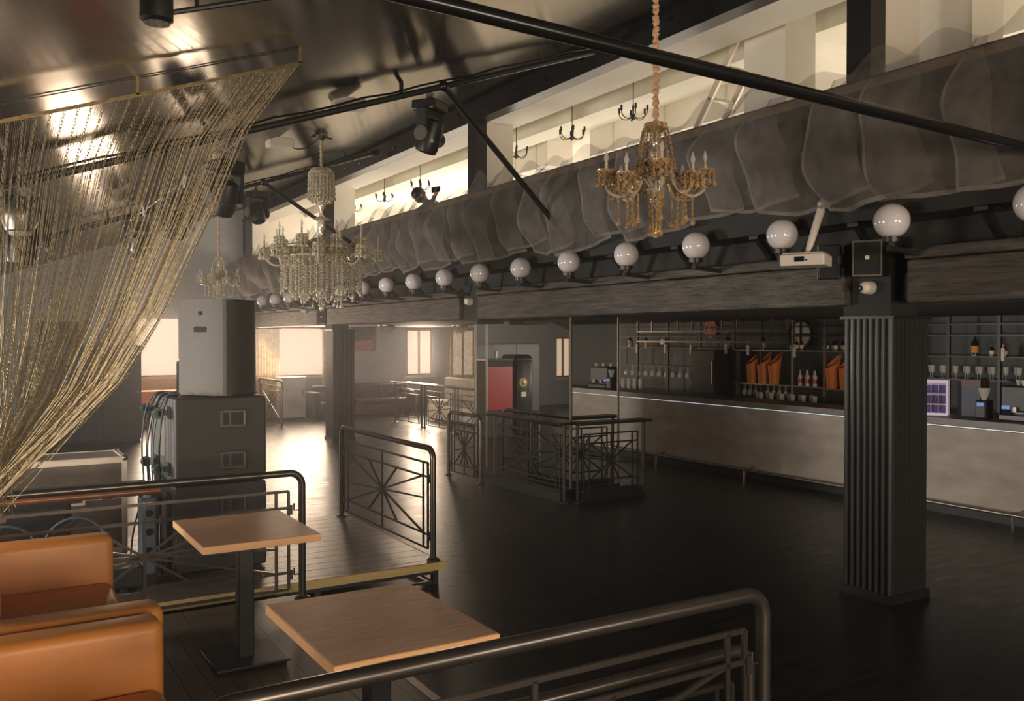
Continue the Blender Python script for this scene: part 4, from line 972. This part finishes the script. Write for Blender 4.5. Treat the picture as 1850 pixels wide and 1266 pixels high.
# ------------------------------------------------------------------ chandeliers
def bead_line(b, p0, p1, n, r, sag=0.0, h=1.5):
    p0 = Vector(p0); p1 = Vector(p1)
    for k in range(n):
        q = (k + .5) / n; p = p0.lerp(p1, q); p.z -= sag * 4 * q * (1 - q); b.octa(p, r * (.8 + .4 * (k % 2)), r * h)
def drop(b, p, r=.014, h=.045): b.lathe([(.001, 0), (r * .5, -h * .4), (r, -h * .75), (r * .6, -h * .95), (.001, -h)], p, 6, cap=False)
def amber_chandelier(label, loc, ztop, m='crystal_amber', arms=8):
    t = thing('chandelier', label, 'chandelier', loc, group='amber arm chandeliers')   # loc = centre of arm hub
    H = ztop - loc[2]
    pts = [(0.004 * math.sin(k * 2.1), .004 * math.cos(k * 1.7), .42 + (H - .42) * k / 70) for k in range(71)]
    mk('chain_sleeve', B().tube(pts, [.021 + .006 * math.sin(k * 2.4) + .004 * math.sin(k * 5.1) for k in range(71)], 10), 'sleeve', t, True)
    mk('ceiling_rose', B().lathe([(.06, H + .02), (.06, H - .02), (.02, H - .06)], seg=16), 'gold', t, True)
    mk('crown', B().lathe([(.02, .40), (.085, .41), (.09, .375), (.05, .35), (.02, .34)], seg=16), m, t, True)
    mk('stem', B().lathe([(.02, .34), (.035, .30), (.02, .25), (.045, .20), (.03, .17), (.085, .15), (.095, .11), (.06, .03), (.035, -.03), (.07, -.07), (.05, -.12), (.02, -.15), (.03, -.18), (.001, -.21)], seg=16), 'crystal_clear', t, True)
    b = B()
    for k in range(12):
        a = 2 * PI * k / 12; bead_line(b, (.09 * math.cos(a), .09 * math.sin(a), .37), (.16 * math.cos(a), .16 * math.sin(a), .02), 18, .0115, -.01)
    for k in range(14):
        a = 2 * PI * k / 14; b.octa((.10 * math.cos(a), .10 * math.sin(a), .10), .016, .034)
        drop(b, (.098 * math.cos(a), .098 * math.sin(a), .09), .018, .07)
    for k in range(9):
        a = 2 * PI * k / 9; x, y = .06 * math.cos(a), .06 * math.sin(a); bead_line(b, (x, y, -.08), (x * .6, y * .6, -.34), 14, .012); drop(b, (x * .6, y * .6, -.34), .022, .08)
    mk('crystal_strings', b, m, t, stuff=True)
    mk('bottom_ball', B().ball((0, 0, -.40), .028, 10, 8), 'crystal_clear', t, True)
    for k in range(arms):
        a = 2 * PI * k / arms + .2; ca, sa = math.cos(a), math.sin(a); rr = .33 + .03 * (k % 2); ze = .06 if k % 2 else .0
        prof = [(.04, -.04), (.09, .03), (.14, .02), (.20, -.10), (.27, -.13), (rr, -.08), (rr, ze - .03)]
        P = []
        for i in range(len(prof) - 1):
            for j in range(4):
                q = j / 4; r_ = prof[i][0] * (1 - q) + prof[i + 1][0] * q; z_ = prof[i][1] * (1 - q) + prof[i + 1][1] * q; P.append((r_ * ca, r_ * sa, z_))
        P.append((rr * ca, rr * sa, ze - .03))
        for _ in range(3): P = [P[0]] + [tuple((P[i - 1][c_] + 2 * P[i][c_] + P[i + 1][c_]) / 4 for c_ in range(3)) for i in range(1, len(P) - 1)] + [P[-1]]
        arm = mk('arm', B().tube(P, .013, 8), 'crystal_clear', t, True)
        c = (rr * ca, rr * sa, ze)
        mk('drip_tray', B().lathe([(.014, -.05), (.036, -.035), (.070, 0), (.074, .014), (.05, .006), (.015, -.01)], c, 14), m, arm, True)
        mk('candle', B().cyl((c[0], c[1], ze), (c[0], c[1], ze + .07), .012, 10), 'crystal_clear', arm, True)
        mk('flame_bulb', B().lathe([(.008, .07), (.018, .095), (.016, .115), (.002, .155)], c, 10), 'glass', arm, True)
        b = B()
        for j in range(10):
            aj = 2 * PI * j / 10; x, y = c[0] + .070 * math.cos(aj), c[1] + .070 * math.sin(aj); b.octa((x, y, ze - .012), .014, .02); b.octa((x, y, ze - .042), .013, .018); drop(b, (x, y, ze - .055), .018, .06)
        bead_line(b, c, (.12 * ca, .12 * sa, .10), 14, .012, .10)
        for q in (.20, .27):
            bead_line(b, (q * ca, q * sa, -.12), (q * ca, q * sa, -.26), 8, .012); drop(b, (q * ca, q * sa, -.26), .022, .08)
        mk('arm_crystals', b, m, arm, stuff=True)
    return t
amber_chandelier('amber crystal arm chandelier hanging from a peach chain sleeve near the drapes', (4.30, 5.02, 3.26), ceil_z(4.30))
amber_chandelier('small distant crystal chandelier above the speaker stack', (4.05, 17.4, 3.22), ceil_z(4.05), 'crystal')
def big_chandelier(loc):
    t = thing('chandelier', 'huge crystal chandelier with long hanging strings in the middle', 'chandelier', loc)
    H = ceil_z(loc[0]) - loc[2]
    mk('ceiling_hook', B().lathe([(.08, H + .03), (.08, H - .03), (.03, H - .08)], seg=16).add(*(lambda q: (q.v, q.f))(B().cyl((-.14, 0, H - .04), (.14, 0, H - .04), .012, 6))), 'steel', t, True)
    mk('chain_sleeve', B().tube([(0, 0, 1.0 + (H - 1.08) * k / 20) for k in range(21)], [.018 + .004 * math.sin(k * 2) for k in range(21)], 10), 'gold', t, True)
    mk('crown', B().lathe([(.02, 1.04), (.12, 1.02), (.15, .98), (.10, .94), (.02, .92)], seg=18), 'crystal_clear', t, True)
    b = B()
    for rr, n, z1 in ((.15, 22, .70), (.11, 14, .66)):
        for k in range(n):
            a = 2 * PI * k / n; x, y = rr * math.cos(a), rr * math.sin(a)
            bead_line(b, (x, y, .98), (x * 1.08, y * 1.08, z1), 10, .013); drop(b, (x * 1.08, y * 1.08, z1), .018, .06)
    mk('crown_crystals', b, 'crystal', t, stuff=True)
    mk('stem', B().lathe([(.02, .92), (.03, .80), (.02, .66), (.05, .60), (.055, .56), (.02, .50), (.03, .44), (.10, .41), (.11, .395), (.045, .38), (.05, .30), (.03, .26), (.02, .16), (.06, .10), (.05, .0), (.08, -.10), (.02, -.15)], seg=16), 'crystal_clear', t, True)
    mk('upper_ring', B().ring((0, 0, .06), .46, .018, 40, 8), 'gold', t, True); mk('lower_ring', B().ring((0, 0, -.06), .50, .016, 40, 8), 'gold', t, True)
    for k in range(8):
        a = 2 * PI * k / 8; mk('ring_spoke', B().cyl((.03 * math.cos(a), .03 * math.sin(a), .06), (.46 * math.cos(a), .46 * math.sin(a), .06), .010, 6), 'gold', t)
    rb = random.Random(3)
    for k in range(16):
        a = 2 * PI * k / 16; ca, sa = math.cos(a), math.sin(a); rr = .68 if k % 2 else .52; ze = .04 if k % 2 else .16
        P = [(.30 * ca, .30 * sa, .02), (.40 * ca, .40 * sa, -.14), ((.5 + .06 * (k % 2)) * ca, (.5 + .06 * (k % 2)) * sa, -.17), ((rr - .02) * ca, (rr - .02) * sa, -.10), (rr * ca, rr * sa, ze - .02)]
        Q = []
        for i in range(4):
            for j in range(4): Q.append(Vector(P[i]).lerp(Vector(P[i + 1]), j / 4))
        Q.append(Vector(P[-1])); Q = [Q[0]] + [(Q[i - 1] + Q[i] + Q[i + 1]) / 3 for i in range(1, len(Q) - 1)] + [Q[-1]]
        arm = mk('arm', B().tube(Q, .012, 8), 'crystal_clear', t, True); c = (rr * ca, rr * sa, ze)
        mk('drip_tray', B().lathe([(.012, -.04), (.03, -.03), (.06, 0), (.066, .012), (.015, -.005)], c, 12), 'crystal', arm, True)
        mk('candle', B().cyl(c, (c[0], c[1], ze + .10), .011, 8), 'crystal_clear', arm, True)
        mk('flame_bulb', B().lathe([(.008, .10), (.018, .125), (.015, .15), (.002, .19)], c, 8), 'glass', arm, True)
        b = B()
        for j in range(10):
            aj = 2 * PI * j / 10; x, y = c[0] + .06 * math.cos(aj), c[1] + .06 * math.sin(aj); b.octa((x, y, ze - .014), .016, .022); b.octa((x, y, ze - .05), .014, .02); drop(b, (x, y, ze - .065), .020, .075)
        bead_line(b, c, (.30 * ca, .30 * sa, .12), 18, .015, .14)
        mk('arm_crystals', b, 'crystal', arm, stuff=True)
    for nm, rr, n, z0, z1, m in (('outer_strings', .48, 46, -.06, -.46, 'crystal'), ('middle_strings', .38, 36, -.06, -.52, 'crystal_clear'), ('inner_strings', .24, 22, -.06, -.60, 'crystal'), ('upper_strings', .47, 40, .06, -.14, 'crystal_clear')):
        b = B()
        for k in range(n):
            a = 2 * PI * k / n + rb.uniform(-.03, .03); x, y = rr * math.cos(a), rr * math.sin(a); ze = z1 + rb.uniform(-.05, .07)
            bead_line(b, (x, y, z0), (x, y, ze), int((z0 - ze) / .034), rb.uniform(.012, .016), 0, 1.2); b.ball((x, y, ze - .015), .021, 6, 4)
        mk(nm, b, m, t, stuff=True)
    mk('bottom_ball', B().ball((0, 0, -.68), .035, 10, 8).add(*(lambda q: (q.v, q.f))(B().cyl((0, 0, -.66), (0, 0, -.12), .006, 6))), 'crystal_clear', t, True)
    return t
big_chandelier((3.66, 10.46, 3.14))
# little black chandeliers of the upper room
def mini(loc, label):
    t = thing('candle_chandelier', label, 'chandelier', loc, group='small black chandeliers upstairs')
    mk('rod', B().cyl((0, 0, .03), (0, 0, 5.62 - loc[2] + .01), .006, 6), 'black_paint', t); mk('hub', B().lathe([(.005, -.05), (.035, -.03), (.03, 0), (.012, .04), (.016, .12), (.008, .16)], seg=10), 'black_paint', t, True)
    for k in range(6):
        a = 2 * PI * k / 6; ca, sa = math.cos(a), math.sin(a)
        ar = mk('arm', B().tube([(.02 * ca, .02 * sa, -.01), (.09 * ca, .09 * sa, -.035), (.15 * ca, .15 * sa, -.02), (.19 * ca, .19 * sa, .03), (.19 * ca, .19 * sa, .06)], .006, 6), 'black_paint', t)
        mk('candle', B().cyl((.19 * ca, .19 * sa, .06), (.19 * ca, .19 * sa, .125), .014, 8), 'black_paint', ar)
    return t
m1 = mini((7.25, 8.9, 4.93), 'small black candle chandelier upstairs right behind the amber chandelier chain')
for p, l in (((7.25, 10.25, 4.93), 'small black candle chandelier upstairs in the middle of the wide opening'), ((7.25, 11.75, 4.93), 'small black candle chandelier upstairs closest to the black post'), ((7.25, 15.2, 4.93), 'small black candle chandelier upstairs right of the raised phone'),
             ((7.25, 16.9, 4.93), 'small black candle chandelier upstairs above the raised phone'), ((7.25, 18.6, 4.93), 'small black candle chandelier upstairs left of the dark haired head'), ((7.25, 20.3, 4.93), 'small black candle chandelier upstairs nearest the big chandelier')):
    dup(m1, p, label=l)
# ladder upstairs
ld = thing('ladder', 'pale wooden ladder leaning in the upper room behind the drape', 'ladder', (7.05, 7.35, 3.1))
for x in (0, .36): mk('stile', B().obox((x, 1.2, .03), (x, -.57, 2.36), .075, .03, (1, 0, 0)), 'alu', ld)
for k in range(8):
    q = (k + .6) / 8; ly, lz = 1.2 - 1.77 * q, 2.36 * q + .01; mk('rung', B().obox((0, ly, lz), (.36, ly, lz), .06, .03), 'alu', ld)
    for x in (-.018, .378): mk('screw', B().ball((x, ly, lz), .014, 6, 4), 'black_gloss', ld)
for k, (y, l) in enumerate(((5.4, 'white tube lamp on the upper ceiling beside the pilasters'), (9.4, 'white tube lamp on the upper ceiling behind the peach chain sleeve'), (13.0, 'white tube lamp on the upper ceiling near the raised phone'))):
    t = thing('tube_lamp', l, 'ceiling lamp', (8.35, y, 5.50), group='upper tube lamps')
    mk('fitting', B().box(-.05, -.6, .08, .05, .6, .13), 'white_plastic', t); mk('lamp_tube', B().cyl((0, -.58, .05), (0, .58, .05), .018, 10), 'paper', t, True); ubox('bracket', 'white_plastic', t, -.02, -.02, .04, .02, .02, .09)
# ------------------------------------------------------------------ person leaning over the parapet with a phone
def skinned(name, verts, edges, radii, m, parent, root=0, sub=2):
    me = bpy.data.meshes.new(name); me.from_pydata(verts, edges, []); o = link(name, me, parent)
    md = o.modifiers.new('skin', 'SKIN'); md.use_smooth_shade = True
    for i, sv in enumerate(me.skin_vertices[0].data):
        sv.radius = radii[i] if isinstance(radii[i], tuple) else (radii[i], radii[i]); sv.use_root = (i == root)
    sd = o.modifiers.new('sub', 'SUBSURF'); sd.levels = sub; sd.render_levels = sub
    me.materials.append(MT[m]); return o
pe = thing('person', 'person with dark hair leaning on the gallery ledge raising a phone', 'person', (6.42, 12.80, 3.1))
# local: -x towards the hall
Vv = [(.10, 0, .82), (.02, 0, .98), (-.10, 0, 1.10), (-.20, 0, 1.16), (-.27, .0, 1.20),
      (-.14, -.17, 1.12), (-.30, -.42, 1.02), (-.46, -.75, 1.09), (-.50, -.92, 1.13),
      (-.14, .17, 1.12), (-.28, .27, 1.02), (-.40, .14, 1.00),
      (.10, -.10, .76), (.02, -.11, .42), (.10, -.11, .07), (-.04, -.11, .03), (.10, .10, .76), (.04, .11, .42), (.14, .11, .07), (0, .11, .03)]
E = [(0, 1), (1, 2), (2, 3), (3, 4), (2, 5), (5, 6), (6, 7), (7, 8), (2, 9), (9, 10), (10, 11), (0, 12), (12, 13), (13, 14), (14, 15), (0, 16), (16, 17), (17, 18), (18, 19)]
Rr = [.14, .13, .13, .07, .05, .065, .045, .033, .026, .065, .045, .035, .085, .06, .045, .035, .085, .06, .045, .035]
skinned('body', Vv, E, Rr, 'cloth_grey', pe)
skinned('forearm', [(-.30, -.42, 1.02), (-.38, -.59, 1.06), (-.46, -.76, 1.10), (-.50, -.92, 1.14), (-.52, -1.0, 1.17)], [(0, 1), (1, 2), (2, 3), (3, 4)], [.048, .044, .036, .030, .036], 'skin', pe)
hv = [(-.50, -.94, 1.14), (-.52, -1.0, 1.17)]; he = [(0, 1)]; hr_ = [.026, .034]
for k in range(4):
    i0 = len(hv); y = -1.0 - .010 * k; z = 1.165 + .018 * (k - 1.5)
    hv += [(-.545, y - .02, z + .004), (-.575, y - .045, z + .002), (-.578, y - .075 + .006 * abs(k - 1.5), z)]; he += [(1, i0), (i0, i0 + 1), (i0 + 1, i0 + 2)]; hr_ += [.010, .009, .008]
i0 = len(hv); hv += [(-.505, -1.03, 1.185), (-.512, -1.065, 1.205)]; he += [(1, i0), (i0, i0 + 1)]; hr_ += [.012, .009]
skinned('hand', hv, he, hr_, 'skin', pe)
hd_ = mk('head', B().lathe([(.02, -.125), (.05, -.12), (.068, -.075), (.078, -.02), (.084, .04), (.078, .08), (.05, .115), (.002, .125)], seg=20), 'skin', pe, True)
hd_.location = (-.33, .0, 1.25); hd_.rotation_euler = (0, R(-62), 0); hd_.scale = (1.12, .95, 1)
mk('nose', B().lathe([(.016, -.03), (.012, 0), (.004, .03)], (-.088, 0, -.01), 8), 'skin', hd_, True)
for s_ in (-1, 1):
    mk('eye', B().ball((-.078, s_ * .03, .012), .010, 8, 6), 'lens', hd_, True); mk('ear', B().ball((0, s_ * .083, 0), .024, 8, 6, 1.3), 'skin', hd_, True)
mk('mouth', B().rbox(-.078, -.02, -.063, -.066, .02, -.053, .004, 2), 'leather_brown', hd_)
hb = B(); sg = 20
hb.lathe([(.088, -.05), (.094, .0), (.094, .05), (.086, .095), (.055, .13), (.002, .142)], (.012, 0, 0), sg)
mk('hair', hb, 'hair', hd_, True)
ph = thing('phone', 'dark phone held up over the gallery ledge', 'phone', (5.86, 11.755, 4.28), R(15))
mk('phone_body', B().rbox(-.012, -.09, -.035, .012, .09, .045, .006, 2), 'black_gloss', ph); mk('phone_screen', B().box(.012, -.08, -.03, .0135, .08, .04), 'paper', ph); mk('phone_lens', B().lathe([(.01, -.016), (.01, -.012)], (0, -.06, .02), 10, 'x'), 'lens', ph)
